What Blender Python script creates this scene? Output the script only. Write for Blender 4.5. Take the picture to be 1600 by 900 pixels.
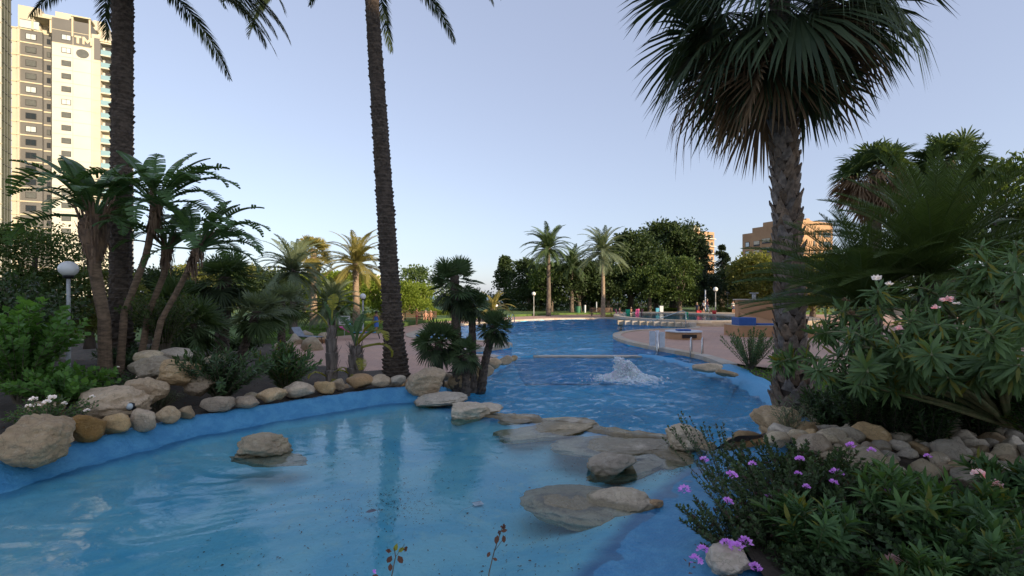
import bpy, bmesh, math, random
import numpy as np
from mathutils import Vector, Matrix, noise
from mathutils.geometry import delaunay_2d_cdt

for o in list(bpy.data.objects): bpy.data.objects.remove(o)
sc = bpy.context.scene
C = sc.collection
PI = math.pi

# ---------------------------------------------------------------- camera, sky, sun, exposure
F, CX, CY, H = 750.0, 800.0, 462.0, 2.8
cam_d = bpy.data.cameras.new('camera'); cam = bpy.data.objects.new('camera', cam_d); C.objects.link(cam)
cam.location = (0, 0, H); cam.rotation_euler = (PI/2, 0, 0)
cam_d.sensor_width = 36; cam_d.lens = 36*F/1600; cam_d.shift_y = 12/1600
cam_d.clip_start = 0.05; cam_d.clip_end = 30000
sc.camera = cam
sc.render.resolution_x = 1024; sc.render.resolution_y = 576
SUN = Vector((0.77, -0.64, 0)).normalized()
EL = math.radians(14)
world = bpy.data.worlds.new('World'); sc.world = world; world.use_nodes = True
wn = world.node_tree; wn.nodes.clear()
wo = wn.nodes.new('ShaderNodeOutputWorld'); wb = wn.nodes.new('ShaderNodeBackground'); ws = wn.nodes.new('ShaderNodeTexSky')
ws.sky_type = 'NISHITA'; ws.sun_disc = False; ws.sun_elevation = EL
ws.sun_rotation = math.atan2(SUN.x, SUN.y)
ws.air_density = 1.0; ws.dust_density = .8; ws.ozone_density = 2.5
wb.inputs[1].default_value = 0.15
hs = wn.nodes.new('ShaderNodeHueSaturation'); hs.inputs['Saturation'].default_value = .65
wm_ = wn.nodes.new('ShaderNodeMix'); wm_.data_type = 'RGBA'; wm_.inputs[0].default_value = .72; wm_.inputs[7].default_value = (.76, .85, 1.22, 1)   # flat grey-blue mixed in to flatten the sky gradient
wn.links.new(ws.outputs[0], hs.inputs['Color']); wn.links.new(hs.outputs[0], wm_.inputs[6]); wn.links.new(wm_.outputs[2], wb.inputs[0]); wn.links.new(wb.outputs[0], wo.inputs[0])
sd = bpy.data.lights.new('sun', 'SUN'); sd.energy = 2.4; sd.angle = math.radians(0.5); sd.color = (1.0, 0.79, 0.55)
sun = bpy.data.objects.new('sun', sd); C.objects.link(sun)
sdir = Vector((SUN.x*math.cos(EL), SUN.y*math.cos(EL), math.sin(EL)))
sun.rotation_euler = sdir.to_track_quat('Z', 'Y').to_euler()
sc.view_settings.view_transform = 'Standard'; sc.view_settings.look = 'None'
sc.view_settings.exposure = 1.62; sc.view_settings.gamma = 1.0

# ---------------------------------------------------------------- helpers
def W(px, py, z):
    D = (H-z)*F/(py-CY); return Vector(((px-CX)/F*D, D, z))
def P(px, py, D): return Vector(((px-CX)/F*D, D, H-(py-CY)/F*D))

class MB:
    def __init__(s): s.v = []; s.f = []
    def add(s, vs, fs):
        n = len(s.v); s.v.extend([tuple(p) for p in vs]); s.f.extend([tuple(i+n for i in f) for f in fs]); return s
    def box(s, a, b):
        x0, y0, z0 = a; x1, y1, z1 = b
        return s.add([(x0,y0,z0),(x1,y0,z0),(x1,y1,z0),(x0,y1,z0),(x0,y0,z1),(x1,y0,z1),(x1,y1,z1),(x0,y1,z1)],
              [(3,2,1,0),(4,5,6,7),(0,1,5,4),(1,2,6,5),(2,3,7,6),(3,0,4,7)])
    def tube(s, pts, rads, n=8, cap=True, flat=1.0):
        pts = [Vector(p) for p in pts]
        if not hasattr(rads, '__len__'): rads = [rads]*len(pts)
        vs = []; fs = []
        a = None
        for i, p in enumerate(pts):
            t = (pts[min(i+1, len(pts)-1)]-pts[max(i-1, 0)])
            if t.length < 1e-9: t = Vector((0,0,1))
            t.normalize()
            if a is None:
                a = Vector((1,0,0)) if abs(t.x) < .9 else Vector((0,1,0))
            a = (a-t*a.dot(t)).normalized(); b = t.cross(a)
            for k in range(n):
                q = 2*PI*k/n
                vs.append(p+a*math.cos(q)*rads[i]+b*math.sin(q)*rads[i]*flat)
        m = len(pts)
        for i in range(m-1):
            for k in range(n):
                fs.append((i*n+k, i*n+(k+1)%n, (i+1)*n+(k+1)%n, (i+1)*n+k))
        if cap:
            fs.append(tuple(range(n))[::-1]); fs.append(tuple((m-1)*n+k for k in range(n)))
        return s.add(vs, fs)
    def ball(s, c, r, nu=14, nv=9, sz=1.0):
        vs = [(c[0], c[1], c[2]+r*sz)]; fs = []
        for j in range(1, nv):
            for i in range(nu):
                a = PI*j/nv; b = 2*PI*i/nu
                vs.append((c[0]+r*math.sin(a)*math.cos(b), c[1]+r*math.sin(a)*math.sin(b), c[2]+r*sz*math.cos(a)))
        vs.append((c[0], c[1], c[2]-r*sz)); L = len(vs)-1
        for i in range(nu):
            fs.append((0, 1+i, 1+(i+1)%nu)); fs.append((L, 1+(nv-2)*nu+(i+1)%nu, 1+(nv-2)*nu+i))
            for j in range(nv-2):
                fs.append((1+j*nu+i, 1+(j+1)*nu+i, 1+(j+1)*nu+(i+1)%nu, 1+j*nu+(i+1)%nu))
        return s.add(vs, fs)
    def lathe(s, prof, n=24, c=(0,0,0)):
        vs = []; fs = []
        for (r, z) in prof:
            for k in range(n): vs.append((c[0]+r*math.cos(2*PI*k/n), c[1]+r*math.sin(2*PI*k/n), c[2]+z))
        for i in range(len(prof)-1):
            for k in range(n): fs.append((i*n+k, i*n+(k+1)%n, (i+1)*n+(k+1)%n, (i+1)*n+k))
        return s.add(vs, fs)
    def mesh(s, name, smooth=False):
        me = bpy.data.meshes.new(name); me.from_pydata(s.v, [], s.f); me.validate()
        if smooth: me.shade_smooth()
        return me
    def build(s, name, mat, parent=None, smooth=False, bevel=0, loc=None):
        me = s.mesh(name, smooth); me.materials.append(mat)
        return link(name, me, parent, loc, bevel)
def link(name, me, parent=None, loc=None, bevel=0, rot=None, scale=None):
    o = bpy.data.objects.new(name, me); C.objects.link(o)
    if parent: o.parent = parent
    if loc is not None: o.location = loc
    if rot is not None: o.rotation_euler = rot
    if scale is not None: o.scale = scale
    if bevel:
        b = o.modifiers.new('bevel', 'BEVEL'); b.width = bevel; b.segments = 2; b.limit_method = 'ANGLE'
    return o
def tag(o, label=None, cat=None, group=None, kind=None):
    if label: o['label'] = label
    if cat: o['category'] = cat
    if group: o['group'] = group
    if kind: o['kind'] = kind
    return o
def thing(name, label, cat, loc=(0,0,0), rz=0, group=None):
    o = bpy.data.objects.new(name, None); o.empty_display_size = .2; C.objects.link(o)
    o.location = loc; o.rotation_euler = (0,0,rz)
    return tag(o, label, cat, group)
def npmesh(name, V, Q, mat, smooth=False):
    me = bpy.data.meshes.new(name); V = np.asarray(V, dtype=np.float32); Q = np.asarray(Q, dtype=np.int32)
    k = Q.shape[1]
    me.vertices.add(len(V)); me.vertices.foreach_set('co', V.ravel())
    me.loops.add(Q.size); me.loops.foreach_set('vertex_index', Q.ravel())
    me.polygons.add(len(Q)); me.polygons.foreach_set('loop_start', np.arange(0, Q.size, k, dtype=np.int32))
    me.polygons.foreach_set('loop_total', np.full(len(Q), k, dtype=np.int32))
    me.update(calc_edges=True); me.materials.append(mat)
    if smooth: me.shade_smooth()
    return me
def norm(a): return a/np.maximum(np.linalg.norm(a, axis=1, keepdims=True), 1e-9)
def scatter(name, mat, tv, tq, pos, dirs, ups, scl, wid=None, smooth=False):
    """copies of a small leaf (x width, y length, z normal) merged into one mesh"""
    pos = np.asarray(pos, float); d = norm(np.asarray(dirs, float)); u = np.asarray(ups, float)
    u = u-d*(u*d).sum(1, keepdims=True); u = norm(u); s = np.cross(d, u)
    tv = np.asarray(tv, float); n = len(pos); k = len(tv); scl = np.asarray(scl, float).reshape(n, 1, 1)
    w = scl if wid is None else np.asarray(wid, float).reshape(n, 1, 1)
    V = pos[:, None, :]+w*tv[None, :, 0:1]*s[:, None, :]+scl*tv[None, :, 1:2]*d[:, None, :]+scl*tv[None, :, 2:3]*u[:, None, :]
    tq = np.asarray(tq); Q = (tq[None]+(np.arange(n)*k)[:, None, None]).reshape(-1, tq.shape[1])
    return npmesh(name, V.reshape(-1, 3), Q, mat, smooth)
RH = ([(0,0,0),(.32,.5,.08),(0,1,-.05),(-.32,.5,.08)], [(0,1,2,3)])           # broad leaf
LAN = ([(0,0,0),(.09,.35,.02),(.075,.7,-.03),(0,1,-.14),(-.075,.7,-.03),(-.09,.35,.02),(0,.35,-.015),(0,.7,-.06)],
       [(0,1,6,6),(6,1,2,7),(7,2,3,3),(0,6,5,5),(6,7,4,5),(7,3,4,4)])
LAN = (LAN[0], [(0,1,2,7),(0,7,4,5),(7,2,3,4)])
# ---------------------------------------------------------------- materials
M = {}
def nodes(name):
    m = bpy.data.materials.new(name); m.use_nodes = True; nt = m.node_tree
    return m, nt, nt.nodes['Principled BSDF'], nt.nodes['Material Output']
def mixrgb(nt, fac, a, b, mode='MIX'):
    n = nt.nodes.new('ShaderNodeMix'); n.data_type = 'RGBA'; n.blend_type = mode
    for i, x in ((0, fac), (6, a), (7, b)):
        if isinstance(x, bpy.types.NodeSocket): nt.links.new(x, n.inputs[i])
        elif isinstance(x, (int, float)): n.inputs[i].default_value = x
        else: n.inputs[i].default_value = tuple(x)+(1,)
    return n.outputs[2]
def math_(nt, op, a, b=None, clamp=False):
    n = nt.nodes.new('ShaderNodeMath'); n.operation = op; n.use_clamp = clamp
    for i, x in ((0, a), (1, b)):
        if x is None: continue
        if isinstance(x, bpy.types.NodeSocket): nt.links.new(x, n.inputs[i])
        else: n.inputs[i].default_value = x
    return n.outputs[0]
def ramp(nt, x, a, b, c0=0, c1=1):
    n = nt.nodes.new('ShaderNodeMapRange'); n.interpolation_type = 'SMOOTHSTEP'
    nt.links.new(x, n.inputs[0]); n.inputs[1].default_value = a; n.inputs[2].default_value = b
    n.inputs[3].default_value = c0; n.inputs[4].default_value = c1; return n.outputs[0]
def noise_(nt, scale, detail=4, vec=None, rough=.55, dist=0, stretch=None):
    n = nt.nodes.new('ShaderNodeTexNoise'); n.inputs['Scale'].default_value = scale; n.inputs['Detail'].default_value = detail
    n.inputs['Roughness'].default_value = rough; n.inputs['Distortion'].default_value = dist
    if vec is None:
        vec = nt.nodes.new('ShaderNodeNewGeometry').outputs['Position']
    if stretch:
        mp = nt.nodes.new('ShaderNodeVectorMath'); mp.operation = 'MULTIPLY'; mp.inputs[1].default_value = stretch
        nt.links.new(vec, mp.inputs[0]); vec = mp.outputs[0]
    nt.links.new(vec, n.inputs['Vector']); return n.outputs[0]
def bump(nt, h, strength, dist, bs, prev=None):
    n = nt.nodes.new('ShaderNodeBump'); n.inputs['Strength'].default_value = strength; n.inputs['Distance'].default_value = dist
    nt.links.new(h, n.inputs['Height'])
    if prev: nt.links.new(prev, n.inputs['Normal'])
    if bs: nt.links.new(n.outputs[0], bs.inputs['Normal'])
    return n.outputs[0]
def mat(name, c1, c2=None, sc_=3, rough=.7, bmp=0.3, bdist=.02, bsc=20, metal=0, spec=.5, stretch=None, objrand=0, lo=.35, hi=.65):
    m, nt, bs, out = nodes(name)
    bs.inputs['Roughness'].default_value = rough; bs.inputs['Metallic'].default_value = metal
    bs.inputs['Specular IOR Level'].default_value = spec
    if c2 is None: c2 = tuple(x*.82 for x in c1)
    f = ramp(nt, noise_(nt, sc_, 5, stretch=stretch), lo, hi)
    col = mixrgb(nt, f, c1, c2)
    if objrand:
        oi = nt.nodes.new('ShaderNodeObjectInfo')
        hv = nt.nodes.new('ShaderNodeHueSaturation')
        nt.links.new(ramp(nt, oi.outputs['Random'], 0, 1, 1-objrand, 1+objrand), hv.inputs['Value'])
        nt.links.new(ramp(nt, math_(nt, 'FRACT', math_(nt, 'MULTIPLY', oi.outputs['Random'], 7.3)), 0, 1, .7, 1.25), hv.inputs['Saturation'])
        nt.links.new(col, hv.inputs['Color']); col = hv.outputs[0]
    nt.links.new(col, bs.inputs['Base Color'])
    if bmp: bump(nt, noise_(nt, bsc, 6, stretch=stretch), bmp, bdist, bs)
    M[name] = m; return m
def leafmat(name, c1, c2, trans=.3, rough=.55, tcol=None, c3=None, spec=.22):
    k_ = 1.45 if name.startswith('pa') else 1.2 if name.startswith('tree') or name.startswith('pine') else 1.85; c1 = tuple(x*k_ for x in c1); c2 = tuple(x*k_ for x in c2)
    m, nt, bs, out = nodes(name)
    g = nt.nodes.new('ShaderNodeNewGeometry')
    col = mixrgb(nt, g.outputs['Random Per Island'], c1, c2)
    if c3: col = mixrgb(nt, ramp(nt, math_(nt, 'FRACT', math_(nt, 'MULTIPLY', g.outputs['Random Per Island'], 13.7)), .86, .95), col, c3)
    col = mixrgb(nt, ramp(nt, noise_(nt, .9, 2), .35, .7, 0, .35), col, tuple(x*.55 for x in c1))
    nt.links.new(col, bs.inputs['Base Color']); bs.inputs['Roughness'].default_value = rough; bs.inputs['Specular IOR Level'].default_value = spec
    t = nt.nodes.new('ShaderNodeBsdfTranslucent'); mx = nt.nodes.new('ShaderNodeMixShader'); mx.inputs[0].default_value = trans
    nt.links.new(mixrgb(nt, 1.0, col, tcol or (1.5,1.5,.6), 'MULTIPLY'), t.inputs[0])
    nt.links.new(bs.outputs[0], mx.inputs[1]); nt.links.new(t.outputs[0], mx.inputs[2]); nt.links.new(mx.outputs[0], out.inputs[0])
    M[name] = m; return m
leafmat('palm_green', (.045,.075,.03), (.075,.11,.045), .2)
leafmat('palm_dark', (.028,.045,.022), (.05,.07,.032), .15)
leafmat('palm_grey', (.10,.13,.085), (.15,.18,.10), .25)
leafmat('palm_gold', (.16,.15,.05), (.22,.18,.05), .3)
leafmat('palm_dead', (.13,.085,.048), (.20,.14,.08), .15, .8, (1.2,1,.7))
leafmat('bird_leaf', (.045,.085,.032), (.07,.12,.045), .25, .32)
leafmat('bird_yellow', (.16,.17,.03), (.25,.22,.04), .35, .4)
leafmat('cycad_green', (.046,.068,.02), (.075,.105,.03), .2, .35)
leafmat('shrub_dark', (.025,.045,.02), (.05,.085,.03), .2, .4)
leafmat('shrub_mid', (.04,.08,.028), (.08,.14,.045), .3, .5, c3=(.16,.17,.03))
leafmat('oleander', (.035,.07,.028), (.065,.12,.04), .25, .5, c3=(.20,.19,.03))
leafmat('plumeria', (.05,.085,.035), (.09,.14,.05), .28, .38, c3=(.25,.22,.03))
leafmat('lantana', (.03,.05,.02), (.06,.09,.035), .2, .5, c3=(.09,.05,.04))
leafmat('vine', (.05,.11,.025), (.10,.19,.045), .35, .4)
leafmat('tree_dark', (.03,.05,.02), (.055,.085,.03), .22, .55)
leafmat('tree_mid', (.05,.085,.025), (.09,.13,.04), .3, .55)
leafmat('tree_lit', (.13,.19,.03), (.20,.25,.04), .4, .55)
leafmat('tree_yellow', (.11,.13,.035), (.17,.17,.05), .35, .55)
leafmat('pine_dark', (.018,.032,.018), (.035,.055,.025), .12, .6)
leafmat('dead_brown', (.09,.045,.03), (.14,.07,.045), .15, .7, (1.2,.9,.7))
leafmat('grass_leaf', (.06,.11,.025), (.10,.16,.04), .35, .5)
leafmat('petal_purple', (.50,.20,.55), (.66,.36,.68), .3, .5, (1,1,1))
leafmat('petal_pink', (.72,.42,.42), (.8,.6,.55), .3, .5, (1,1,1))
leafmat('petal_white', (.75,.66,.58), (.8,.74,.68), .3, .5, (1,1,1))
mat('bark_date', (.14,.105,.078), (.065,.048,.035), 6, .9, .8, .03, 25, stretch=(1,1,2.5))
mat('bark_fan', (.25,.185,.135), (.13,.095,.07), 9, .85, .7, .02, 30, objrand=.25)
mat('bark_core', (.10,.075,.055), (.05,.036,.026), 6, .95)
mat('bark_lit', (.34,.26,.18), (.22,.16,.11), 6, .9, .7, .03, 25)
mat('bark_grey', (.16,.13,.10), (.09,.07,.055), 5, .9, .8, .03, 20, stretch=(1,1,.3))
mat('bark_bird', (.26,.175,.11), (.13,.09,.055), 7, .85, .8, .02, 25, stretch=(1,1,3))
mat('sheath', (.26,.165,.10), (.14,.09,.06), 12, .85, .8, .02, 30, stretch=(1,1,.25))
mat('sheath_grey', (.24,.20,.17), (.13,.11,.095), 14, .9, .9, .02, 30, stretch=(1,1,.2))
mat('twig', (.20,.17,.12), (.12,.10,.07), 8, .85)
mat('twig_green', (.12,.15,.06), (.2,.19,.09), 8, .7)
mat('soil', (.085,.065,.045), (.05,.04,.028), 2.5, .95, .7, .04, 14)
mat('lawn', (.10,.17,.035), (.075,.13,.025), .8, .9, .8, .05, 40)
mat('cream_stone', (.52,.44,.34), (.45,.37,.28), 3, .75, .4, .01, 30, objrand=.06)
mat('orange_plaster', (.48,.27,.14), (.42,.235,.12), 1.5, .8, .3, .01, 40)
mat('blue_cushion', (.02,.10,.36), (.018,.085,.30), 4, .5)
mat('globe_white', (.82,.81,.78), (.78,.77,.74), 3, .25, 0)
mat('pole_grey', (.42,.43,.42), (.33,.34,.33), 12, .5, .2, .003, 40)
mat('black_plastic', (.012,.012,.014), None, 4, .4)
mat('steel', (.6,.6,.6), (.5,.5,.5), 4, .22, 0, metal=1)
mat('board_white', (.62,.66,.70), (.52,.56,.60), 5, .5)
mat('net_dark', (.07,.08,.05), (.10,.11,.07), .35, .9, 0)
mat('tower_cream', (.56,.52,.41), (.52,.48,.38), .2, .8, 0)
mat('tower_white', (.60,.59,.52), (.57,.56,.49), .2, .8, 0)
mat('tower_grey', (.15,.15,.145), (.135,.135,.13), .2, .8, 0)
mat('tower_trim', (.62,.56,.40), None, .3, .8, 0)
mat('shutter', (.11,.12,.115), (.09,.10,.095), 2, .6, 0)
mat('frame_dark', (.03,.03,.032), None, 2, .5, 0)
mat('frame_white', (.7,.7,.66), None, 2, .5, 0)
mat('blind_cream', (.62,.56,.42), None, 1, .7, 0)
mat('brick_orange', (.46,.28,.15), (.40,.24,.13), .3, .85, 0)
mat('awning_green', (.25,.30,.24), None, 2, .8, 0)
mat('skin', (.50,.28,.19), (.44,.24,.16), 8, .5, 0)
mat('skin_tan', (.36,.18,.11), (.31,.155,.09), 8, .5, 0)
mat('hair_dark', (.02,.014,.01), None, 10, .6, 0)
mat('hair_fair', (.32,.25,.18), None, 10, .6, 0)
for nm, c in dict(cloth_blue=(.07,.17,.50), cloth_red=(.50,.03,.045), cloth_wine=(.22,.045,.06), cloth_white=(.7,.68,.66), cloth_navy=(.02,.03,.07),
                  cloth_grey=(.25,.28,.32), cloth_green=(.02,.38,.22), cloth_pink=(.65,.10,.28), cloth_cyan=(.08,.35,.5), cloth_beige=(.42,.30,.2),
                  cloth_black=(.02,.02,.025), plastic_red=(.6,.03,.03), plastic_green=(.04,.5,.2), bin_green=(.03,.16,.08), clay=(.45,.27,.14),
                  wood_brown=(.14,.085,.055), card=(.85,.88,.9), print_grey=(.25,.30,.36), leaf_purple=(.09,.05,.09)).items():
    mat(nm, c, None, 6, .8 if 'cloth' in nm else .45, 0)
def glassmat(name, col, rough=.08, alpha=1):
    m, nt, bs, out = nodes(name); bs.inputs['Base Color'].default_value = col+(1,); bs.inputs['Roughness'].default_value = rough
    bs.inputs['Specular IOR Level'].default_value = .8; bs.inputs['Metallic'].default_value = 0; M[name] = m
glassmat('pane', (.03,.04,.05)); glassmat('pane_bright', (.55,.62,.62)); glassmat('balcony_glass', (.22,.36,.40), .1)
def rockmat(name, c1, c2, c3):
    m, nt, bs, out = nodes(name)
    oi = nt.nodes.new('ShaderNodeObjectInfo')
    n1 = ramp(nt, noise_(nt, 4, 6, rough=.6), .35, .65); n2 = ramp(nt, noise_(nt, 13, 7, rough=.7), .5, .75)
    col = mixrgb(nt, n1, c1, c2); col = mixrgb(nt, n2, col, c3)
    # darker lines along the cracks
    v = nt.nodes.new('ShaderNodeTexVoronoi'); v.inputs['Scale'].default_value = 5; v.feature = 'DISTANCE_TO_EDGE'
    g = nt.nodes.new('ShaderNodeNewGeometry')
    w = nt.nodes.new('ShaderNodeVectorMath'); w.operation = 'ADD'
    nz = nt.nodes.new('ShaderNodeTexNoise'); nz.inputs['Scale'].default_value = 3; nz.inputs['Detail'].default_value = 5
    nt.links.new(g.outputs['Position'], nz.inputs['Vector']); nt.links.new(g.outputs['Position'], w.inputs[0]); nt.links.new(nz.outputs['Color'], w.inputs[1])
    nt.links.new(w.outputs[0], v.inputs['Vector'])
    cr = ramp(nt, v.outputs['Distance'], 0, .05, 1, 0)
    col = mixrgb(nt, math_(nt, 'MULTIPLY', cr, .45), col, tuple(x*.35 for x in c1))
    hv = nt.nodes.new('ShaderNodeHueSaturation'); nt.links.new(col, hv.inputs['Color'])
    nt.links.new(ramp(nt, oi.outputs['Random'], 0, 1, .72, 1.2), hv.inputs['Value'])
    nt.links.new(ramp(nt, math_(nt, 'FRACT', math_(nt, 'MULTIPLY', oi.outputs['Random'], 9.1)), 0, 1, .85, 1.25), hv.inputs['Saturation'])
    nt.links.new(hv.outputs[0], bs.inputs['Base Color']); bs.inputs['Roughness'].default_value = .85
    b = bump(nt, noise_(nt, 9, 8, rough=.65), .7, .05, None)
    b = bump(nt, noise_(nt, 3, 5, stretch=(1,1,5), rough=.6), .5, .06, None, b)
    bump(nt, cr, -.3, .02, bs, b)
    M[name] = m
rockmat('rock_tan', (.56,.41,.25), (.46,.33,.20), (.64,.52,.36))
rockmat('rock_pale', (.58,.48,.34), (.47,.38,.27), (.66,.58,.45))
rockmat('rock_ochre', (.44,.26,.11), (.36,.22,.10), (.5,.34,.18))
def wetrock():
    m = M['rock_pale'].copy(); m.name = 'rock_wet'; nt = m.node_tree; bs = nt.nodes['Principled BSDF']
    lk = bs.inputs['Base Color'].links[0].from_socket
    g = nt.nodes.new('ShaderNodeNewGeometry'); s = nt.nodes.new('ShaderNodeSeparateXYZ'); nt.links.new(g.outputs['Position'], s.inputs[0])
    z = math_(nt, 'ADD', s.outputs[2], math_(nt, 'MULTIPLY', noise_(nt, 9, 3), .05))
    f = ramp(nt, z, .43, .475, 1, 0)
    nt.links.new(mixrgb(nt, f, lk, mixrgb(nt, 1.0, lk, (.95,.93,.76), 'MULTIPLY')), bs.inputs['Base Color'])
    nt.links.new(ramp(nt, z, .43, .475, .25, .85), bs.inputs['Roughness'])
    band = math_(nt, 'MULTIPLY', ramp(nt, z, .405, .425), ramp(nt, z, .45, .485, 1, 0)); c0 = bs.inputs['Base Color'].links[0].from_socket
    nt.links.new(mixrgb(nt, math_(nt, 'MULTIPLY', band, .6), c0, (.10,.085,.05)), bs.inputs['Base Color'])
    M['rock_wet'] = m
wetrock()
def deckmat():
    m, nt, bs, out = nodes('deck')
    g = nt.nodes.new('ShaderNodeNewGeometry')
    b = nt.nodes.new('ShaderNodeTexBrick'); b.inputs['Scale'].default_value = 1; b.offset = .5
    b.inputs['Brick Width'].default_value = .4; b.inputs['Row Height'].default_value = .4; b.inputs['Mortar Size'].default_value = .008
    b.inputs['Color1'].default_value = (.60,.37,.265,1); b.inputs['Color2'].default_value = (.54,.33,.235,1); b.inputs['Mortar'].default_value = (.32,.22,.18,1)
    nt.links.new(g.outputs['Position'], b.inputs['Vector'])
    col = mixrgb(nt, ramp(nt, noise_(nt, .35, 5), .35, .7, 0, .5), b.outputs['Color'], (.42,.29,.24))
    col = mixrgb(nt, ramp(nt, noise_(nt, 30, 3), .45, .75, 0, .35), col, (.34,.22,.18))
    nt.links.new(col, bs.inputs['Base Color']); bs.inputs['Roughness'].default_value = .85
    bump(nt, b.outputs['Fac'], -.4, .01, bs); M['deck'] = m
deckmat()
def plaster(name, c1, c2, c3):
    m, nt, bs, out = nodes(name)
    col = mixrgb(nt, ramp(nt, noise_(nt, .9, 5, dist=.6), .3, .7), c1, c2)
    col = mixrgb(nt, ramp(nt, noise_(nt, 5, 6, rough=.7), .55, .8, 0, .6), col, c3)
    if name == 'blue_rim':     # lighter paint below the water line
        g = nt.nodes.new('ShaderNodeNewGeometry'); s = nt.nodes.new('ShaderNodeSeparateXYZ'); nt.links.new(g.outputs['Position'], s.inputs[0])
        col = mixrgb(nt, ramp(nt, s.outputs[2], -.25, .03, 1, 0), col, (.05,.56,.84))
    nt.links.new(col, bs.inputs['Base Color']); bs.inputs['Roughness'].default_value = .55
    b = bump(nt, noise_(nt, 22, 6, rough=.6), .6, .03, None); bump(nt, noise_(nt, 5, 3), .4, .06, bs, b); M[name] = m
plaster('blue_rim', (.06,.30,.54), (.075,.34,.58), (.12,.39,.60))
plaster('blue_floor', (.22,.50,.60), (.13,.42,.60), (.36,.56,.55))
plaster('deep_floor', (.05,.60,.88), (.04,.52,.84), (.10,.70,.90))
plaster('kids_floor', (.42,.66,.70), (.36,.60,.68), (.5,.7,.7))
def basinmat():
    m, nt, bs, out = nodes('basin')
    at_ = nt.nodes.new('ShaderNodeAttribute'); at_.attribute_name = 'depth'
    f = ramp(nt, math_(nt, 'ADD', at_.outputs['Fac'], math_(nt, 'MULTIPLY', math_(nt, 'SUBTRACT', noise_(nt, 1.6, 5, dist=.6), .5), .7)), .15, .75)
    rim = mixrgb(nt, ramp(nt, noise_(nt, 3.5, 7, rough=.75), .4, .62), (.045,.235,.44), (.075,.30,.50))
    flo = mixrgb(nt, ramp(nt, noise_(nt, .8, 5, dist=.8), .3, .65), (.13,.58,.78), (.30,.74,.82))
    flo = mixrgb(nt, ramp(nt, noise_(nt, 2.2, 6, rough=.7, dist=1), .5, .75, 0, .6), flo, (.46,.76,.70))
    flo = mixrgb(nt, ramp(nt, noise_(nt, 38, 3), .66, .74, 0, .55), flo, (.10,.22,.26))
    nt.links.new(mixrgb(nt, f, rim, flo), bs.inputs['Base Color']); bs.inputs['Roughness'].default_value = .55
    b = bump(nt, noise_(nt, 22, 6, rough=.6), .6, .03, None); bump(nt, noise_(nt, 5, 3), .4, .06, bs, b); M['basin'] = m
basinmat()
def watermat(name, tint, bs1, bd1, bs2, bd2, foam=None, stretch=(1,1,1), refl=1.0):
    m, nt, p, out = nodes(name); nt.nodes.remove(p)
    t = nt.nodes.new('ShaderNodeBsdfTransparent'); t.inputs[0].default_value = tint+(1,)
    g = nt.nodes.new('ShaderNodeBsdfGlossy'); g.inputs['Roughness'].default_value = .015
    fr = nt.nodes.new('ShaderNodeFresnel'); fr.inputs[0].default_value = 1.33
    n = bump(nt, noise_(nt, bs1, 4, stretch=stretch, dist=.5), 1, bd1, None)
    n = bump(nt, noise_(nt, bs2, 4, stretch=stretch, dist=1), 1, bd2, None, n)
    nt.links.new(n, g.inputs['Normal']); nt.links.new(n, fr.inputs['Normal'])
    mx = nt.nodes.new('ShaderNodeMixShader'); nt.links.new(fr.outputs[0], mx.inputs[0]); nt.links.new(t.outputs[0], mx.inputs[1]); nt.links.new(g.outputs[0], mx.inputs[2])
    last = mx.outputs[0]
    if foam:
        geo = nt.nodes.new('ShaderNodeNewGeometry'); d = nt.nodes.new('ShaderNodeVectorMath'); d.operation = 'DISTANCE'
        nt.links.new(geo.outputs['Position'], d.inputs[0]); d.inputs[1].default_value = foam
        near = ramp(nt, d.outputs['Value'], .2, 2.2, 1, 0)
        nz = noise_(nt, 5, 8, rough=.72, dist=1.2)
        f = ramp(nt, math_(nt, 'ADD', nz, math_(nt, 'MULTIPLY', near, .42)), .70, .86, 0, .8)
        df = nt.nodes.new('ShaderNodeBsdfDiffuse'); df.inputs[0].default_value = (.7,.8,.86,1)
        m2 = nt.nodes.new('ShaderNodeMixShader'); nt.links.new(f, m2.inputs[0]); nt.links.new(last, m2.inputs[1]); nt.links.new(df.outputs[0], m2.inputs[2]); last = m2.outputs[0]
    nt.links.new(last, out.inputs[0]); M[name] = m
FT = Vector((3.9, 16.2, 0))
watermat('water_main', (.88,.98,.99), 3.2, .20, 11, .06, foam=FT)
watermat('water_far', (.86,.97,.99), 1.5, .22, 5, .07, stretch=(.5,1,1))
watermat('water_front', (.92,.98,.99), 2.2, .007, 9, .002)
watermat('water_kids', (.7,.85,.9), 2, .02, 8, .01)
m, nt, bs, out = nodes('foam'); bs.inputs['Base Color'].default_value = (.82,.87,.9,1); bs.inputs['Roughness'].default_value = .3
bs.inputs['Subsurface Weight'].default_value = .3; bs.inputs['IOR'].default_value = 1.2; M['foam'] = m
m, nt, bs, out = nodes('sea'); bs.inputs['Base Color'].default_value = (.05,.13,.22,1); bs.inputs['Roughness'].default_value = .35
bump(nt, noise_(nt, .2, 4), .4, .5, bs); M['sea'] = m

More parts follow.
